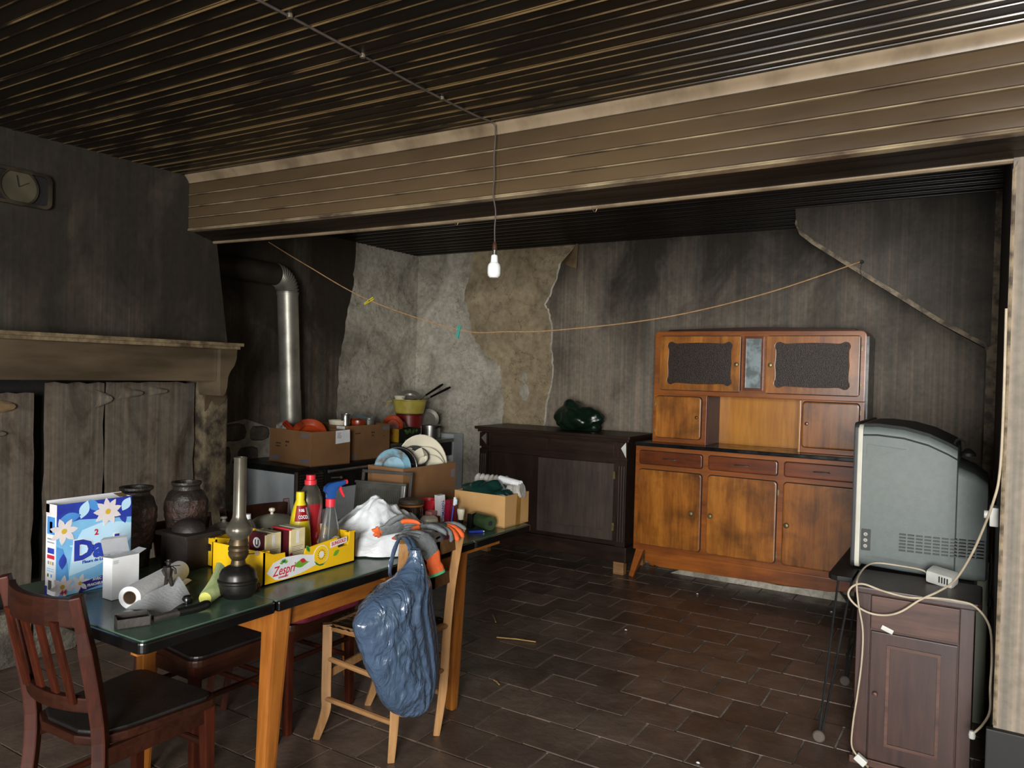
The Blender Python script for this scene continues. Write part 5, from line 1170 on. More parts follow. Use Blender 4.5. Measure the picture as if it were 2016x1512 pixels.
text_part('lettering', 'PURE', .015, (c0[0]+.0225, c0[1]-.0250, c0[2]+.184), (.55, .83, 0), (-.2, -.05, 1), 'paper_white', yb, lbl, .0004, sx=.58)
text_part('lettering', 'COCO', .019, (c0[0]+.0245, c0[1]-.0285, c0[2]+.158), (.55, .83, 0), (-.2, -.05, 1), 'paper_white', yb, lbl, .0004, sx=.58)
# red bottle
c0 = (-2.245, 2.135, TZ+.0065)
rb = thing('red_bottle', 'clear bottle half full of red liquid with a red screw cap', 'bottle', c0)
P = lambda n, mb, m_, **k: part(n, mb, m_, rb, smooth=True, **k)
P('liquid', MB().lathe([(0, 0), (.042, 0), (.046, .01), (.043, .05), (.047, .09), (.044, .14), (.047, .185), (.045, .20), (0, .2)], c0, 24, .9, 1.15), 'liquid_red')
P('shoulder', MB().lathe([(.046, .20), (.044, .22), (.034, .25), (.022, .27), (.018, .275)], c0, 24, .9, 1.15), 'smoky_glass')
P('cap', MB().lathe([(.014, .262), (.015, .272), (.0235, .273), (.0235, .29), (.018, .292), (.018, .31), (0, .311)], c0, 20), 'cap_red')
P('label', MB().prism(rrect(2.135, 2.18, TZ+.03, TZ+.125, .006, 3), 'yz', -2.208, -2.2065), 'label_cream')
# spray bottle
c0 = (-2.115, 2.115, TZ+.0065)
sb_ = thing('spray_bottle', 'clear spray bottle with blue trigger head and red nozzle', 'bottle', c0)
P = lambda n, mb, m_, **k: part(n, mb, m_, sb_, smooth=True, **k)
P('body', MB().lathe([(0, 0), (.04, 0), (.043, .006), (.042, .08), (.036, .11), (.028, .15), (.02, .19), (.016, .205), (.0145, .205), (.018, .19), (.026, .15), (.034, .11), (.040, .08), (.041, .008), (0, .004)], c0, 28, .65, 1.2), 'clear_plastic')
P('dip_tube', MB().tube([(c0[0], c0[1]-.012, c0[2]+.02), (c0[0], c0[1], c0[2]+.20)], .0028, 6), 'paper_white')
P('collar', MB().lathe([(.0185, .203), (.0185, .232), (.016, .234), (0, .234)], c0, 20), 'cap_red')
hd = MB(); hp = [(-.026, .262), (-.024, .278), (-.008, .292), (.02, .297), (.058, .300), (.058, .286), (.03, .277), (.017, .262), (.015, .234), (-.015, .234), (-.016, .252)]
dirv = Vector((.35, .94, 0)); nrm = Vector((.94, -.35, 0))
k = len(hp); vs = [Vector(c0)+dirv*a+Vector((0, 0, b))+nrm*s_*(.011 if b > .28 else .015) for s_ in (-1, 1) for a, b in hp]
hd.add(vs, [tuple(range(k)), tuple(range(2*k-1, k-1, -1))] + [(i, (i+1) % k, k+(i+1) % k, k+i) for i in range(k)])
part('trigger_head', hd, 'spray_blue', sb_, smooth=True, bevel=.004)
P('nozzle', MB().tube([Vector(c0)+dirv*.056+Vector((0, 0, .293)), Vector(c0)+dirv*.067+Vector((0, 0, .294))], .0085, 10), 'cap_red')
P('trigger', MB().tube(spline([Vector(c0)+dirv*.036+Vector((0, 0, .283)), Vector(c0)+dirv*.042+Vector((0, 0, .262)), Vector(c0)+dirv*.056+Vector((0, 0, .236))], 3), [.006, .007, .007, .0065, .006, .005, .004], 8), 'cap_red')
P('label', MB().prism([(c0[1]-.033, TZ+.012), (c0[1]+.035, TZ+.012), (c0[1]+.036, TZ+.065), (c0[1]+.02, TZ+.095), (c0[1], TZ+.10), (c0[1]-.022, TZ+.09), (c0[1]-.034, TZ+.06)], 'yz', c0[0]+.0275, c0[0]+.029), 'label_cream')
for k in range(3): decal('label_stripe', [(-.026, 0), (.03, 0), (.03, .005), (-.026, .005)], (c0[0]+.0291, c0[1], TZ+.025+.012*k), RX, UZ, 'print_navy', sb_, None, .0004)
solo('bottle_stopper', MB().lathe([(0, 0), (.009, 0), (.010, .008), (.006, .016), (0, .017)], (-2.06, 2.02, TZ+.068), 12), 'paper_white', 'tiny white stopper between yellow bottle and spray bottle', 'stopper', (-2.06, 2.02, TZ+.06), smooth=True)

# dark wooden chest
pm('chest_dark', '2b2523', '1f1b1a', .5, scale=12, bmp=.3, bscale=30)
ch = thing('wooden_chest', 'small dark chest with domed lid behind the paper roll', 'chest', (-2.47, 1.75, TZ))
part('box', MB().box(-2.545, -2.395, 1.695, 1.815, TZ+.001, TZ+.115), 'chest_dark', ch, bevel=.003)
part('lid', MB().box(-2.56, -2.378, 1.678, 1.832, TZ+.115, TZ+.130), 'chest_dark', ch, bevel=.005)
part('lid_dome', MB().lathe([(.065, 0), (.06, .018), (.045, .034), (.02, .042), (0, .044)], (-2.47, 1.755, TZ+.129), 20, 1, .85), 'chest_dark', ch, smooth=True)
# vases
pm('vase_dark', '2a2420', '191613', .42, scale=16, bmp=.7, bscale=35); pm('vase_relief', '46302a', '2a221b', .45, scale=30, bmp=1, bscale=60, lo=.36, hi=.6)
gv = 'dark relief vases on the table'
for c0, prof, band, lab in (((-2.60, 1.63, TZ+.001), [(0, 0), (.045, 0), (.046, .01), (.05, .06), (.060, .12), (.068, .18), (.068, .215), (.058, .25), (.046, .262), (.045, .272), (.057, .282), (.057, .29), (.04, .29), (.04, .26), (0, .25)], (.06, .22), 'tall dark brown vase partly hidden by the detergent box'), ((-2.615, 1.845, TZ+.001), [(0, 0), (.05, 0), (.052, .01), (.058, .05), (.070, .12), (.078, .18), (.077, .215), (.064, .245), (.05, .255), (.049, .268), (.055, .276), (.055, .284), (.045, .284), (.042, .26), (0, .25)], (.05, .22), 'dark vase with reddish figure relief in front of the fireplace boards')):
    t = thing('vase', lab, 'vase', c0, group=gv)
    part('body', MB().lathe(prof, c0, 32), 'vase_dark', t, smooth=True)
    def rel(u, v, c0=c0, prof=prof, band=band):
        a = math.radians(-115+170*u); z = band[0]+(band[1]-band[0])*v
        r = next(p[0]+(q_[0]-p[0])*(z-p[1])/max(1e-6, q_[1]-p[1]) for p, q_ in zip(prof[1:], prof[2:]) if p[1] <= z <= q_[1])
        r += .0025+.0022*math.sin(u*23+3*math.sin(v*9))*math.sin(v*17+2*math.sin(u*11))
        return (c0[0]+r*math.cos(a), c0[1]+r*math.sin(a), c0[2]+z)
    part('relief', MB().grid(rel, 44, 22), 'vase_relief', t, smooth=1.2)
# tureens and plastic bottle
pm('faience', '8d8a7d', '767367', .35, scale=6); pm('faience_dark', '24231f', None, .4)
t1 = thing('sugar_bowl', 'small round patterned china pot with grey lid left of the lamp', 'pot', (-2.59, 2.0, TZ))
c0 = (-2.59, 2.0, TZ+.001)
part('bowl', MB().lathe([(0, 0), (.035, 0), (.05, .015), (.06, .045), (.058, .07), (.05, .08), (0, .08)], c0, 24), 'faience', t1, smooth=True)
part('lid', MB().lathe([(.053, .08), (.05, .09), (.035, .10), (.01, .106), (.007, .116), (.014, .122), (.012, .128), (0, .13)], c0, 24), 'faience', t1, smooth=True)
for k in range(7):
    a = math.radians(-110+22*k); part('painted_motif', MB().lathe([(0, 0), (.006, 0), (.006, .001), (0, .001)], (c0[0]+.0605*math.cos(a), c0[1]+.0605*math.sin(a), c0[2]+.048), 8, mat=Euler((0, math.pi/2, a)).to_matrix().to_4x4()), 'faience_dark', t1)
t2 = thing('soup_tureen', 'oval grey china tureen with flowered rim and knob behind the bottles', 'tureen', (-2.585, 2.24, TZ))
c0 = (-2.585, 2.24, TZ+.001)
part('bowl', MB().lathe([(0, 0), (.05, 0), (.075, .015), (.09, .035), (.095, .045)], c0, 32, .9, 1.3), 'faience', t2, smooth=True)
part('lid', MB().lathe([(.099, .045), (.098, .05), (.085, .075), (.055, .095), (.02, .104), (0, .105)], c0, 32, .9, 1.3), 'faience', t2, smooth=True)
part('knob', MB().lathe([(.008, .10), (.006, .112), (.014, .12), (.012, .13), (0, .133)], c0, 14), 'china', t2, smooth=True)
for k in range(16):
    a = math.radians(-120+14*k); part('painted_motif', leaf and MB().lathe([(0, 0), (.008, .0), (.006, .0015), (0, .0015)], (c0[0]+.9*.0955*math.cos(a), c0[1]+1.3*.0955*math.sin(a), c0[2]+.058), 6, mat=Euler((0, 1.0, a)).to_matrix().to_4x4()), 'faience_dark', t2)
pt = thing('plastic_bottle', 'clear ribbed plastic bottle with white screw cap behind the lamp', 'bottle', (-2.50, 2.04, TZ))
c0 = (-2.50, 2.04, TZ+.001)
part('body', MB().lathe([(0, 0), (.034, 0)] + [(.036+(.0012 if k % 2 else 0), .008+.009*k) for k in range(8)] + [(.036, .085), (.03, .105), (.018, .122), (.013, .128), (.011, .128), (.016, .12), (.034, .08), (.034, .01), (0, .006)], c0, 24), 'clear_plastic', pt, smooth=True)
part('cap', MB().lathe([(.0155, .124), (.0155, .143), (0, .144)], c0, 18), 'paper_white', pt, smooth=True)

# crumpled white cloth bag
pm('white_cloth', 'e8ecee', 'dde2e5', .5, scale=5, ridge=.3, bscale=9)
def wf(u, v):
    # crushed plastic: a low mound with broad creased folds
    a = 2*math.pi*u; r = (1-v)**.8
    ca, sa = math.cos(a), math.sin(a)
    k = 1.04+.22*mnoise.noise(Vector((ca*1.3, sa*1.3, 4.2)))+.16*mnoise.noise(Vector((ca*3.5, sa*3.5, 1.2)))
    x = -2.175+.21*k*r*ca+.02*r*max(0, ca); y = 2.455+.285*k*r*sa
    h = (.185-.14*(y-2.36))*(1-r**1.25)**1.1
    q = Vector((x*8, y*8, 2.1)); rid = 1-abs(mnoise.noise(q))*2.2; rid2 = 1-abs(mnoise.noise(q*2.3+Vector((5, 1, 0))))*2.2
    h += (.03*max(-.4, rid)+.012*max(-.4, rid2))*min(1, .15+3*(1-r))*(1-.3*r)
    x += .012*mnoise.noise(q*1.5); y += .012*mnoise.noise(q*1.5+Vector((9, 0, 0)))
    return (x, y, TZ+.003+max(0, h))
wc = solo('white_bag', MB().grid(wf, 96, 44, True), 'white_cloth', 'crumpled white plastic bag lying in the middle of the table', 'bag', (-2.13, 2.42, TZ), smooth=.6)

# metal toaster grill leaning in front of the plate carton
pm('galvanised', '55554e', '45453f', .45, .6, scale=15, rvar=.08)
tg = thing('toaster_grill', 'old grey ribbed metal toaster with wire handle before the plate carton', 'toaster', (-2.48, 2.80, TZ))
R_ = Matrix.Translation((-2.47, 2.79, TZ+.002)) @ Matrix.Rotation(math.radians(14), 4, 'Z') @ Matrix.Rotation(math.radians(-8), 4, 'X')
def G(n, par=None, m_='galvanised', bevel=.0015, **kw):
    mb = MB(); mb.x = R_; kw['f'](mb); return part(n, mb, m_, tg, par, bevel=bevel)
pl = G('plate', f=lambda m: m.box(-.135, .135, -.008, .008, 0, .185))
for k in range(26): G('rib', pl, bevel=0, f=lambda m, k=k: m.box(-.125+.0098*k, -.121+.0098*k, -.0105, -.007, .01, .155))
G('top_bar', pl, f=lambda m: m.box(-.138, .138, -.016, .012, .180, .192))
G('side_plate', pl, 'alu', f=lambda m: m.box(.113, .132, -.012, -.008, .10, .182))
G('handle', None, 'dark_grey', .002, f=lambda m: m.box(-.118, .155, .012, .022, .232, .247))
for xx in (-.118, .14): G('handle_arm', None, 'dark_grey', .002, f=lambda m, xx=xx: m.box(xx, xx+.015, .012, .022, .02, .24))
# jar and toiletries
pm('jar_brown', '33221a', '22160f', .12, scale=8); pm('lid_rust', '5f5344', '3e342a', .5, .4, scale=20); pm('rubber_ring', 'a0672e', '85521f', .6)
jr = thing('preserve_jar', 'brown glass preserving jar with flat lid and orange rubber ring', 'jar', (-2.24, 2.755, TZ))
c0 = (-2.24, 2.755, TZ+.001)
part('glass', MB().lathe([(0, 0), (.05, 0), (.054, .006), (.055, .09), (.052, .105), (.052, .112), (0, .112)], c0, 28), 'jar_brown', jr, smooth=True)
part('rubber_ring', MB().lathe([(.053, .110), (.057, .112), (.057, .118), (.053, .12)], c0, 28), 'rubber_ring', jr, smooth=True)
part('lid', MB().lathe([(.056, .119), (.058, .124), (.058, .134), (.052, .142), (.03, .146), (0, .147)], c0, 28), 'lid_rust', jr, smooth=True)
solo('red_funnel', MB().lathe([(.022, 0), (.03, .05), (.047, .10), (.048, .104), (.044, .104), (.027, .05), (.02, .006), (0, .006)], (-2.315, 2.98, TZ+.001), 20), 'cap_red', 'bright red plastic cup behind the preserving jar', 'cup', (-2.315, 2.98, TZ), smooth=True)
tp = thing('toothpaste_box', 'upright white toothpaste box with blue lettering among the toiletries', 'box', (-2.25, 3.0, TZ))
part('box', MB().obox((-2.25, 2.99, TZ+.067), (.016, .02, .066), (.06, 0, -.25)), 'paper_white', tp, bevel=.001)
ry_ = (math.sin(.25), math.cos(.25), 0)
text_part('lettering', 'TONYMEC', .02, (-2.2325, 2.98, TZ+.108), (0, .06, -1), (math.sin(.25)*.9, math.cos(.25), .05), 'print_navy', tp, None, .0004)
part('stripe', MB().obox((-2.2338, 3.002, TZ+.03), (.0006, .004, .026), (.06, 0, -.25)), 'print_mid', tp)
sg_ = thing('shower_gel', 'dark red plastic bottle standing beside the toothpaste box', 'bottle', (-2.17, 2.965, TZ))
part('body', MB().prism(rrect(2.935, 3.003, TZ+.001, TZ+.105, .012), 'yz', -2.185, -2.155), 'tin_red' if False else 'cap_red', sg_, bevel=.008, smooth=True)
sg_.children[0].data.materials.clear(); pm('gel_red', '8a1832', '741229', .3, scale=6); sg_.children[0].data.materials.append(MATS['gel_red'])
part('cap', MB().prism(rrect(2.94, 2.985, TZ+.100, TZ+.122, .006), 'yz', -2.182, -2.158), 'gel_red', sg_, bevel=.004, smooth=True)
tbh = thing('toothbrush', 'blue and white toothbrush standing upright before the red bottle', 'toothbrush', (-2.135, 2.945, TZ))
part('handle', MB().tube([(-2.14, 2.935, TZ+.003), (-2.143, 2.955, TZ+.095)], .0045, 8), 'print_navy', tbh, smooth=True)
part('head', MB().obox((-2.143, 2.965, TZ+.115), (.006, .0075, .02), (-.2, 0, .3)), 'paper_white', tbh, bevel=.003)
part('bristles', MB().obox((-2.137, 2.967, TZ+.113), (.005, .006, .012), (-.2, 0, .3)), 'print_sky', tbh)
solo('soap_bar', MB().obox((-2.255, 2.925, TZ+.05), (.018, .028, .012), (0, .1, .2)), 'petal', 'small pink soap box lying by the toothpaste', 'soap', (-2.255, 2.925, TZ+.03), bevel=.003)
bpy.data.objects['soap_bar'].data.materials.clear(); pm('pink', 'c98a86', 'b57571', .5); bpy.data.objects['soap_bar'].data.materials.append(MATS['pink'])
solo('soap_tin', MB().box(-2.29, -2.225, 2.89, 2.96, TZ+.001, TZ+.0375), 'tin_red', 'dark red tin under the pink soap box', 'tin', (-2.255, 2.925, TZ), bevel=.004)
cj = thing('cream_jar', 'squat white cream jar with rounded lid behind the gloves', 'jar', (-2.175, 2.80, TZ))
part('body', MB().lathe([(0, 0), (.042, 0), (.047, .008), (.047, .03), (.045, .033), (0, .033)], (-2.175, 2.80, TZ+.001), 28), 'china', cj, smooth=True)
part('lid', MB().lathe([(.048, .033), (.049, .04), (.045, .055), (.03, .064), (0, .066)], (-2.175, 2.80, TZ+.001), 28), 'china', cj, smooth=True)
sv = thing('shaving_brush', 'cream bristled shaving brush with dark handle at the table edge', 'brush', (-2.08, 2.93, TZ))
part('handle', MB().lathe([(0, 0), (.015, 0), (.016, .01), (.010, .022), (.013, .035), (.013, .04), (0, .04)], (-2.08, 2.93, TZ+.001), 16), 'black_glossy', sv, smooth=True)
part('bristles', MB().lathe([(.012, .038), (.013, .05), (.019, .08), (.018, .09), (.008, .094), (0, .093)], (-2.08, 2.93, TZ+.001), 18, wob=.06), 'china', sv, smooth=True)
solo('black_case', MB().obox((-2.05, 2.975, TZ+.036), (.012, .03, .035), (0, .05, .2)), 'black_glossy', 'upright black case between shaving brush and green roll', 'case', (-2.05, 2.975, TZ), bevel=.003)
pm('roll_green', '33452b', '25331f', .3, scale=10, rvar=.05)
gb = thing('green_bag_roll', 'dark green roll of bin bags lying before the tan carton', 'bag roll', (-2.0, 2.97, TZ))
a, b = Vector((-1.935, 2.962, TZ+.036)), Vector((-2.06, 3.02, TZ+.036))
part('roll', MB().tube([a, a.lerp(b, .03), b], [.032, .034, .034], 24), 'roll_green', gb, smooth=1)
part('core', MB().tube([a+(a-b)*.012, a+(b-a)*.01], .012, 16), 'soot', gb)
part('end_ring', MB().tube([a+(a-b)*.006, a+(b-a)*.01], .022, 20), 'roll_green', gb)
pn = thing('blue_pen', 'blue pen lying in front of the green roll', 'pen', (-1.97, 2.88, TZ))
part('barrel', MB().tube([(-1.985, 2.86, TZ+.006), (-1.945, 2.915, TZ+.006)], .006, 8), 'print_navy', pn, smooth=True)
part('tip', MB().tube([(-1.945, 2.915, TZ+.006), (-1.94, 2.922, TZ+.005)], [.004, .002], 8), 'paper_white', pn)

# work gloves draped over the chair back
pm('glove_grey', '6b6f70', '595d5e', .75, scale=25, bmp=.4, bscale=80); pm('glove_orange', 'd8622f', 'c4521f', .8, scale=20, bmp=.3, bscale=90); pm('cuff_green', '4fae7c', None, .7)
def glove(label, path, side, loc, curl=(0, 0, 0, 0), orange=(), cuff=.06, thumb=1, hem='cuff_green', sc=1.0):
    """flat glove bent along a path that runs from the cuff to the finger tips"""
    t = thing('work_glove', label, 'glove', loc, group='grey and orange work gloves')
    pts = spline(path, 10); L_ = [0]
    for i in range(1, len(pts)): L_.append(L_[-1]+(pts[i]-pts[i-1]).length)
    side = Vector(side).normalized()
    def mp(a, b, c):
        if a <= 0: i, f = 0, a/max(1e-6, L_[1])
        else:
            i = 0
            while i < len(L_)-2 and L_[i+1] < a: i += 1
            f = (a-L_[i])/max(1e-6, L_[i+1]-L_[i])
        d = (pts[min(i+2, len(pts)-1)]-pts[max(i-1, 0)]).normalized(); s_ = (side-d*side.dot(d)).normalized(); n = s_.cross(d)
        return pts[i]+(pts[i+1]-pts[i])*f+s_*b+n*c
    def blob(axis, hw, th, seg=14):
        # axis: list of (a, b, lift); hw: half widths
        mb = MB(); k = len(axis)
        for i, (a, b, l) in enumerate(axis):
            i0, i1 = max(i-1, 0), min(i+1, k-1); da, db = axis[i1][0]-axis[i0][0], axis[i1][1]-axis[i0][1]; m_ = math.hypot(da, db); ux, uy = -db/m_, da/m_
            for q_ in range(seg):
                an = 2*math.pi*q_/seg; w_ = hw[i]*math.cos(an); mb.v.append(tuple(mp(a+ux*w_, b+uy*w_, l+th[i]*math.sin(an))))
        mb.f = [(i*seg+q_, i*seg+(q_+1) % seg, (i+1)*seg+(q_+1) % seg, (i+1)*seg+q_) for i in range(k-1) for q_ in range(seg)] + [tuple(range(seg-1, -1, -1)), tuple((k-1)*seg+q_ for q_ in range(seg))]
        return mb
    s = sc; c0_ = cuff
    part('palm', blob([(c0_+a*s, b*s, 0) for a, b in ((-.004, 0), (.02, 0), (.045, 0), (.07, 0), (.09, 0), (.096, 0))], [x*s for x in (.034, .037, .041, .043, .041, .03)], [x*s for x in (.009, .012, .013, .012, .009, .004)]), 'glove_grey', t, smooth=True)
    for k, (b0, b1, l) in enumerate(((-.031, -.044, .07), (-.0105, -.014, .083), (.0105, .015, .078), (.031, .042, .062))):
        ax = [(c0_+(.082+l*f)*s, (b0+(b1-b0)*f)*s, curl[k]*f*f) for f in (0, .2, .45, .7, .88, .97, 1.02)]
        part('finger', blob(ax, [x*s for x in (.0105, .0112, .0112, .0108, .010, .0075, .003)], [x*s for x in (.0085, .010, .010, .0095, .009, .0065, .003)]), 'glove_orange' if k in orange else 'glove_grey', t, smooth=True)
    if thumb:
        ax = [(c0_+a*s, thumb*b*s, .004) for a, b in ((.03, -.028), (.045, -.045), (.062, -.060), (.080, -.069), (.09, -.072), (.094, -.073))]
        part('finger', blob(ax, [x*s for x in (.013, .0135, .0125, .0115, .009, .003)], [x*s for x in (.010, .011, .0105, .010, .0075, .003)]), 'glove_grey', t, smooth=True)
    if cuff:
        part('cuff', blob([(c0_*f, .003*math.sin(9*f), 0) for f in (.02, .25, .5, .75, .95, 1.05)], [x*s for x in (.039, .035, .032, .032, .035, .036)], [x*s for x in (.012, .010, .009, .009, .010, .010)]), 'glove_orange', t, smooth=True)
        part('hem', blob([(-.006, 0, 0), (.004, 0, 0)], [.041*s, .041*s], [.013*s, .013*s]), hem, t, smooth=True)
    return t
glove('grey work glove whose orange cuff with green hem hangs over the chair back', [(-1.758, 2.325, .725), (-1.766, 2.315, .775), (-1.775, 2.295, .825), (-1.80, 2.265, .862), (-1.86, 2.225, .872), (-1.92, 2.19, .845), (-1.95, 2.165, .80)], (.35, .9, 0), (-1.82, 2.26, .80), cuff=.075, thumb=1, sc=.95)
glove('grey work glove spread over the top rail with orange-backed fingers hanging down', [(-1.90, 2.39, .872), (-1.85, 2.43, .880), (-1.80, 2.47, .870), (-1.772, 2.487, .84), (-1.766, 2.492, .79), (-1.766, 2.495, .70)], (.2, .95, -.1), (-1.87, 2.44, .82), orange=(1, 2), cuff=.008, thumb=1, hem='glove_orange', sc=1.12)
glove('grey work glove lying behind the other two with its thumb and fingers raised', [(-2.0, 2.26, .862), (-1.945, 2.32, .882), (-1.905, 2.375, .895), (-1.875, 2.43, .905), (-1.855, 2.50, .905)], (.55, -.35, .6), (-1.92, 2.37, .85), curl=(.0, .0, -.02, -.03), orange=(3,), cuff=.01, thumb=-1, hem='glove_orange')
glove('dark grey work glove hanging limp between the chair posts', [(-1.93, 2.30, .845), (-1.87, 2.33, .862), (-1.82, 2.36, .85), (-1.795, 2.375, .80), (-1.79, 2.38, .74)], (.1, .95, 0), (-1.85, 2.34, .81), cuff=.004, thumb=-1, hem='glove_grey', sc=.85)

# ================================================================== HANGING THINGS
# blue bin bag on the chair post
pm('bag_blue', '485b73', '3b4c61', .2, scale=5, ridge=.65, bscale=15, stretch=(1, 1, .4), spec=.8, coat=.7)
rows = [(.855, 2.13, 2.165), (.83, 2.125, 2.175), (.80, 2.10, 2.185), (.765, 2.04, 2.195), (.73, 1.93, 2.21), (.70, 1.885, 2.218), (.66, 1.85, 2.225), (.62, 1.862, 2.235), (.57, 1.885, 2.25), (.52, 1.908, 2.262), (.47, 1.935, 2.268), (.42, 1.962, 2.272), (.37, 1.99, 2.272), (.33, 2.02, 2.265), (.295, 2.055, 2.25), (.27, 2.09, 2.225), (.255, 2.13, 2.19), (.25, 2.155, 2.165)]
def rowat(v):
    k = v*(len(rows)-1); i = min(int(k), len(rows)-2); f = k-i; a, b = rows[i], rows[i+1]
    return tuple(a[j]+(b[j]-a[j])*f for j in range(3))
def bb(u, v):
    z, y0, y1 = rowat(v); a = 2*math.pi*u; cy, hw = (y0+y1)/2, (y1-y0)/2
    dep = min(.078, hw*.45+.012)*(1-.15*v)
    s_ = math.cos(a); y = cy+hw*s_; x = -1.722+dep*math.sin(a)
    right = min(1, max(0, (s_+.15)/.6)); en = min(1, v*5)*min(1, (1-v)*9)
    # long pleats running up to the gather on the right, sharp crumples on the left
    pl = abs(math.sin(8*a+.5+.5*mnoise.noise(Vector((0, 0, z*3)))))-.5+.35*math.sin(19*a)
    q = Vector((y*7+z*2.5, z*5-y*2, 3.3)); cr_ = (1-abs(mnoise.noise(q*1.7))*2.6); cr2 = (1-abs(mnoise.noise(q*4.1+Vector((3, 0, 1))))*2.6)
    cr3 = 1-abs(mnoise.noise(q*9+Vector((1, 7, 2))))*2.6
    d = .014*pl*right+(.008*max(-.5, cr_)+.005*max(-.5, cr2)+.002*max(-.5, cr3))*(1-right)
    x += d*en*math.sin(a)*1.3; y += d*en*s_*.4
    return (x, y, z)
bg_ = thing('blue_bin_bag', 'glossy slate blue bin bag hanging from the rush chair back', 'bag', (-1.725, 2.1, .25))
part('body', MB().grid(bb, 150, 110, True), 'bag_blue', bg_, smooth=.9)
for dy in (0, .022):
    part('handle', MB().tube(spline([(-1.735, 2.145+dy, .835), (-1.765, 2.16+dy, .868), (-1.80, 2.175+dy*.6, .884), (-1.835, 2.18+dy*.4, .86), (-1.85, 2.17+dy*.3, .80), (-1.84, 2.15+dy*.2, .745), (-1.80, 2.13, .735)], 4), [.008+.003*abs(math.sin(i)) for i in range(25)], 8, sq=(1, .3)), 'bag_blue', bg_, smooth=True)

# green bag on the sideboard
def gbf(u, v):
    a = 2*math.pi*u; b = math.pi*(v-.5)
    d = Vector((math.cos(b)*math.cos(a), math.cos(b)*math.sin(a), math.sin(b)))
    n = .22*abs(math.sin(3*d.x+2*d.z+1)*math.cos(4*d.y+1))+.06*abs(math.sin(7*d.x-5*d.z+2*d.y))
    x, y, z = .21*d.x*(.85+n), .13*d.y*(.85+n), .12*d.z*(.85+n)
    z += .045*max(0, 1-((x+.11)/.12)**2)*(d.z > 0)-.03*max(0, x)*3*(d.z > 0)*.6
    return (-2.77+x, 5.53+y, max(1.049, 1.135+z))
solo('green_bin_bag', MB().grid(gbf, 48, 30, True), 'green_bag_dark', 'dark green filled plastic bag lying on the sideboard', 'bag', (-2.77, 5.53, 1.048), smooth=.7)

# pendant bulb with cable clipped along the ceiling
pm('flex', '4a423c', '3a332e', .6, scale=20); pm('bulb_white', 'eef0ee', None, .3); pm('bakelite', '4a2e22', '38221a', .35, scale=20); pm('ceramic', '5a5040', None, .5)
pd = thing('pendant_bulb', 'white light bulb hanging from a cable clipped along the ceiling', 'lamp', (-1.81, 2.75, 1.905))
P = lambda n, mb, m_, **k: part(n, mb, m_, pd, smooth=True, **k)
P('ceiling_cable', MB().tube([(-1.845+.006*math.sin(y*5), y, CE-.006+sag(-1.845)-.004*abs(math.sin(y*3.2))) for y in [k*.08 for k in range(0, 34)]] + [(-1.83, 2.74, 2.575), (-1.822, 2.748, 2.56)], .0045, 6), 'flex')
for y in (.9, 1.62, 1.95, 2.40): P('cable_clip', MB().lathe([(0, -.006), (.009, -.006), (.010, 0), (.009, .008), (0, .012)], (-1.845+.006*math.sin(y*5), y, CE-.008+sag(-1.845)), 10), 'ceramic')
P('cord', MB().tube(spline([(-1.822, 2.748, 2.565), (-1.818, 2.742, 2.50), (-1.822, 2.742, 2.42), (-1.818, 2.742, 2.34), (-1.822, 2.742, 2.27), (-1.808, 2.745, 2.19), (-1.812, 2.747, 2.12), (-1.81, 2.748, 2.055)], 5), .0032, 6), 'flex')
c0 = (-1.81, 2.748, 1.905)
P('socket', MB().lathe([(.005, .155), (.009, .148), (.0105, .135), (.011, .125), (.009, .122)], c0, 16), 'bakelite')
P('screw_cap', MB().lathe([(.008, .124), (.0095, .118), (.0085, .114), (.0098, .11), (.009, .106), (.0105, .102), (.010, .098)], c0, 16), 'steel')
P('bulb', MB().lathe([(.012, .099), (.0145, .094), (.0155, .075), (.0165, .068), (.026, .058), (.0285, .045), (.0285, .022), (.026, .010), (.018, .002), (0, 0)], c0, 28), 'bulb_white')

# clothesline with two pegs
pm('line_cord', 'bb9468', 'a07c52', .7, scale=30); pm('peg_yellow', 'cfc02c', None, .45); pm('peg_teal', '4fb8a4', None, .45)
cl = thing('clothesline', 'thin orange-brown clothesline sagging between the dark corner and the stair panel', 'clothesline', (-2.6, 4.55, 1.8))
pts = spline([(-4.69, 3.975, 2.45), (-4.385, 4.06, 2.277), (-3.857, 4.207, 2.003), (-3.183, 4.396, 1.795), (-2.831, 4.494, 1.785), (-2.483, 4.591, 1.80), (-1.826, 4.774, 1.885), (-1.218, 4.944, 2.038), (-.667, 5.098, 2.238)], 8)
part('cord', MB().tube(pts, .0038, 6), 'line_cord', cl, smooth=True)
part('knot', MB().lathe([(0, -.012), (.012, -.004), (.010, .008), (0, .014)], (-.662, 5.098, 2.235), 10), 'tv_dark', cl, smooth=True)
part('loose_end', MB().tube(spline([(-.66, 5.095, 2.23), (-.668, 5.09, 2.18), (-.655, 5.09, 2.14), (-.668, 5.092, 2.11)], 4), .002, 5), 'tv_dark', cl)
def peg(label, p, ang, mat):
    t = thing('clothes_peg', label, 'peg', p, group='clothes pegs on the line')
    d = Vector((math.cos(ang)*.85, math.cos(ang)*.25, math.sin(ang))); s_ = Vector((-.3, .95, 0))*.006
    n = Vector((-math.sin(ang)*.85, -math.sin(ang)*.25, math.cos(ang)))
    p = Vector(p)
    for k in (-1, 1): part('arm', MB().bar(p-d*.052+n*k*.0045, p+d*.042+n*k*.0075, .012, .009), mat, t, bevel=.002)
    part('spring', MB().tube([p-s_*1.4, p+s_*1.4], .006, 8), 'steel', t, smooth=True)
peg('yellow plastic clothes peg clipped slanting on the line', (-3.857, 4.205, 2.0), math.radians(28), 'peg_yellow')
peg('turquoise clothes peg hanging upright on the line', (-3.183, 4.394, 1.785), math.radians(80), 'peg_teal')

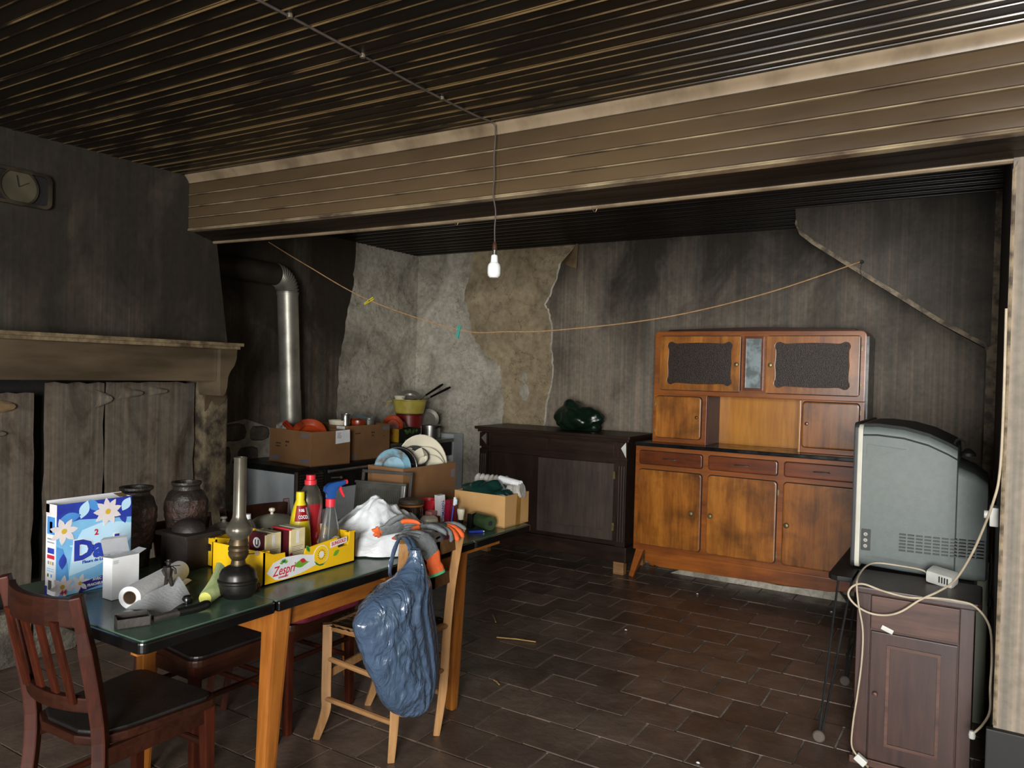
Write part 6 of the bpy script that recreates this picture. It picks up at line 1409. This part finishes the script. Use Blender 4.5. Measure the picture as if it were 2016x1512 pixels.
# small hooks under the beam
for x, lab in ((-2.18, 'small rusty hook under the beam left of the bulb'), (-1.45, 'small rusty hook under the beam right of the bulb')):
    solo('ceiling_hook', MB().tube(spline([(x, 2.955, 2.245), (x, 2.957, 2.21), (x+.012, 2.957, 2.197), (x+.02, 2.957, 2.21)], 4), .0025, 6), 'old_brass', lab, 'hook', (x, 2.955, 2.2), 'hooks under the beam', smooth=True)

# cables by the bedside cabinet
pm('cable_white', 'b8ab94', 'a3967f', .5, scale=20); pm('plug_white', 'c9c9c2', 'b4b4ad', .45, scale=8)
e1 = thing('extension_cable', 'long beige cable looping over the bedside cabinet to the wall', 'cable', (-.2, 3.2, .6))
pa = [(.052, 2.937, 1.75), (.054, 2.937, 1.401), (.05, 2.937, 1.213), (.036, 2.93, 1.124), (.006, 3.03, .999), (-.027, 3.1, .894), (-.069, 3.17, .797), (-.118, 3.22, .738), (-.183, 3.234, .688), (-.241, 3.236, .635), (-.292, 3.238, .61), (-.35, 3.238, .607), (-.4, 3.234, .629), (-.428, 3.23, .665), (-.415, 3.232, .70), (-.377, 3.236, .716), (-.305, 3.238, .70), (-.217, 3.236, .692), (-.134, 3.235, .705), (-.061, 3.232, .708), (-.004, 3.22, .70), (.04, 3.18, .65), (.05, 3.10, .567), (.048, 3.08, .469), (.05, 3.10, .381), (.031, 3.13, .316), (.002, 3.15, .267)]
part('wire', MB().tube(spline(pa, 6), .0040, 8), 'cable_white', e1, smooth=True)
part('end_cap', MB().lathe([(.010, -.012), (.012, 0), (.009, .014), (0, .016)], (.0, 3.152, .262), 12), 'plug_white', e1, smooth=True)
e2 = thing('charger', 'white plug-in transformer on the bedside cabinet, its thin cable hanging down in front', 'charger', (-.13, 3.5, .703))
pb = [(-.165, 3.5, .725), (-.193, 3.5, .745), (-.276, 3.49, .752), (-.352, 3.47, .755), (-.385, 3.42, .75), (-.40, 3.33, .735), (-.40, 3.235, .715), (-.39, 3.226, .636), (-.373, 3.235, .537), (-.373, 3.235, .417), (-.385, 3.235, .275), (-.396, 3.235, .172), (-.399, 3.235, .081), (-.38, 3.235, .045)]
part('wire', MB().tube(spline(pb, 6), .0034, 8), 'cable_white', e2, smooth=True)
R_ = Matrix.Translation((-.12, 3.48, .735)) @ Euler((.25, .1, -.35)).to_matrix().to_4x4()
mb = MB(); mb.x = R_; mb.box(-.05, .05, -.032, .032, -.028, .024); bx_ = part('body', mb, 'plug_white', e2, bevel=.012, smooth=True)
for k in range(4):
    mb = MB(); mb.x = R_; mb.box(.0+.01*k, .005+.01*k, -.033, -.0315, -.012, .014); part('vent_slot', mb, 'tv_dark', e2, bx_)
part('plug', MB().obox((-.365, 3.235, .032), (.022, .012, .014), (0, .6, 0)), 'plug_white', e2, bevel=.005)
for s_ in (-1, 1): part('pin', MB().tube([(-.352, 3.235+s_*.005, .022), (-.337, 3.235+s_*.005, .010)], .002, 6), 'brass', e2)
solo('plastic_clip', MB().obox((-.29, 3.262, .548), (.022, .005, .009), (0, .35, 0)), 'plug_white', 'small white plastic clip stuck on the cabinet drawer edge', 'clip', (-.29, 3.262, .545), bevel=.004)
so = thing('wall_socket', 'cream surface socket on the right wall beside the television', 'socket', (.04, 3.1, 1.05))
part('base', MB().box(.028, XR-.003, 3.06, 3.14, 1.02, 1.085), 'plug_white', so, bevel=.006)
part('plug', MB().tube([(.03, 3.10, 1.055), (.012, 3.10, 1.055)], .014, 12), 'plug_white', so, smooth=True)
bp = thing('black_plug', 'black mains plug dangling behind the television', 'plug', (.04, 3.55, .62))
part('wire', MB().tube(spline([(.045, 3.60, .83), (.048, 3.57, .76), (.044, 3.55, .70), (.046, 3.545, .66)], 4), .0035, 6), 'black_paint', bp, smooth=True)
part('body', MB().tube([(.046, 3.545, .665), (.046, 3.545, .63)], [.008, .011], 10), 'black_paint', bp, smooth=True)
for s_ in (-1, 1): part('pin', MB().tube([(.046+s_*.005, 3.545, .63), (.046+s_*.005, 3.545, .615)], .002, 6), 'steel', bp)

# litter on the floor
pm('straw', 'a88a52', '8d7040', .8, scale=20)
for a, b, lab in (((-2.294, 3.609), (-2.078, 3.676), 'long pale straw lying on the floor tiles'), ((-2.53, 3.93), (-2.441, 3.825), 'short bent straw on the floor near the table'), ((-1.98, 3.1), (-1.93, 3.07), 'tiny splinter on the floor beside the rush chair')):
    solo('straw', MB().tube([(a[0], a[1], .006), ((a[0]+b[0])/2, (a[1]+b[1])/2, .009), (b[0], b[1], .006)], .0035, 5), 'straw', lab, 'straw', (a[0], a[1], 0), 'straws on the floor')
for x, y, lab in ((-1.646, 5.164, 'white crumb on the floor below the buffet middle'), (-.80, 5.30, 'pinkish crumb on the floor by the buffet right foot'), (-2.015, 2.829, 'white crumb on the floor by the table leg'), (-.902, 2.902, 'white crumb on the floor at the bottom edge'), (-1.752, 4.172, 'pale crumb in the middle of the floor')):
    solo('crumb', MB().lathe([(0, 0), (.006, .0005), (.0065, .003), (.003, .006), (0, .006)], (x, y, .001), 7, 1.2, .8), 'petal' if x > -.85 else 'paper_white', lab, 'crumb', (x, y, 0), 'crumbs on the floor')
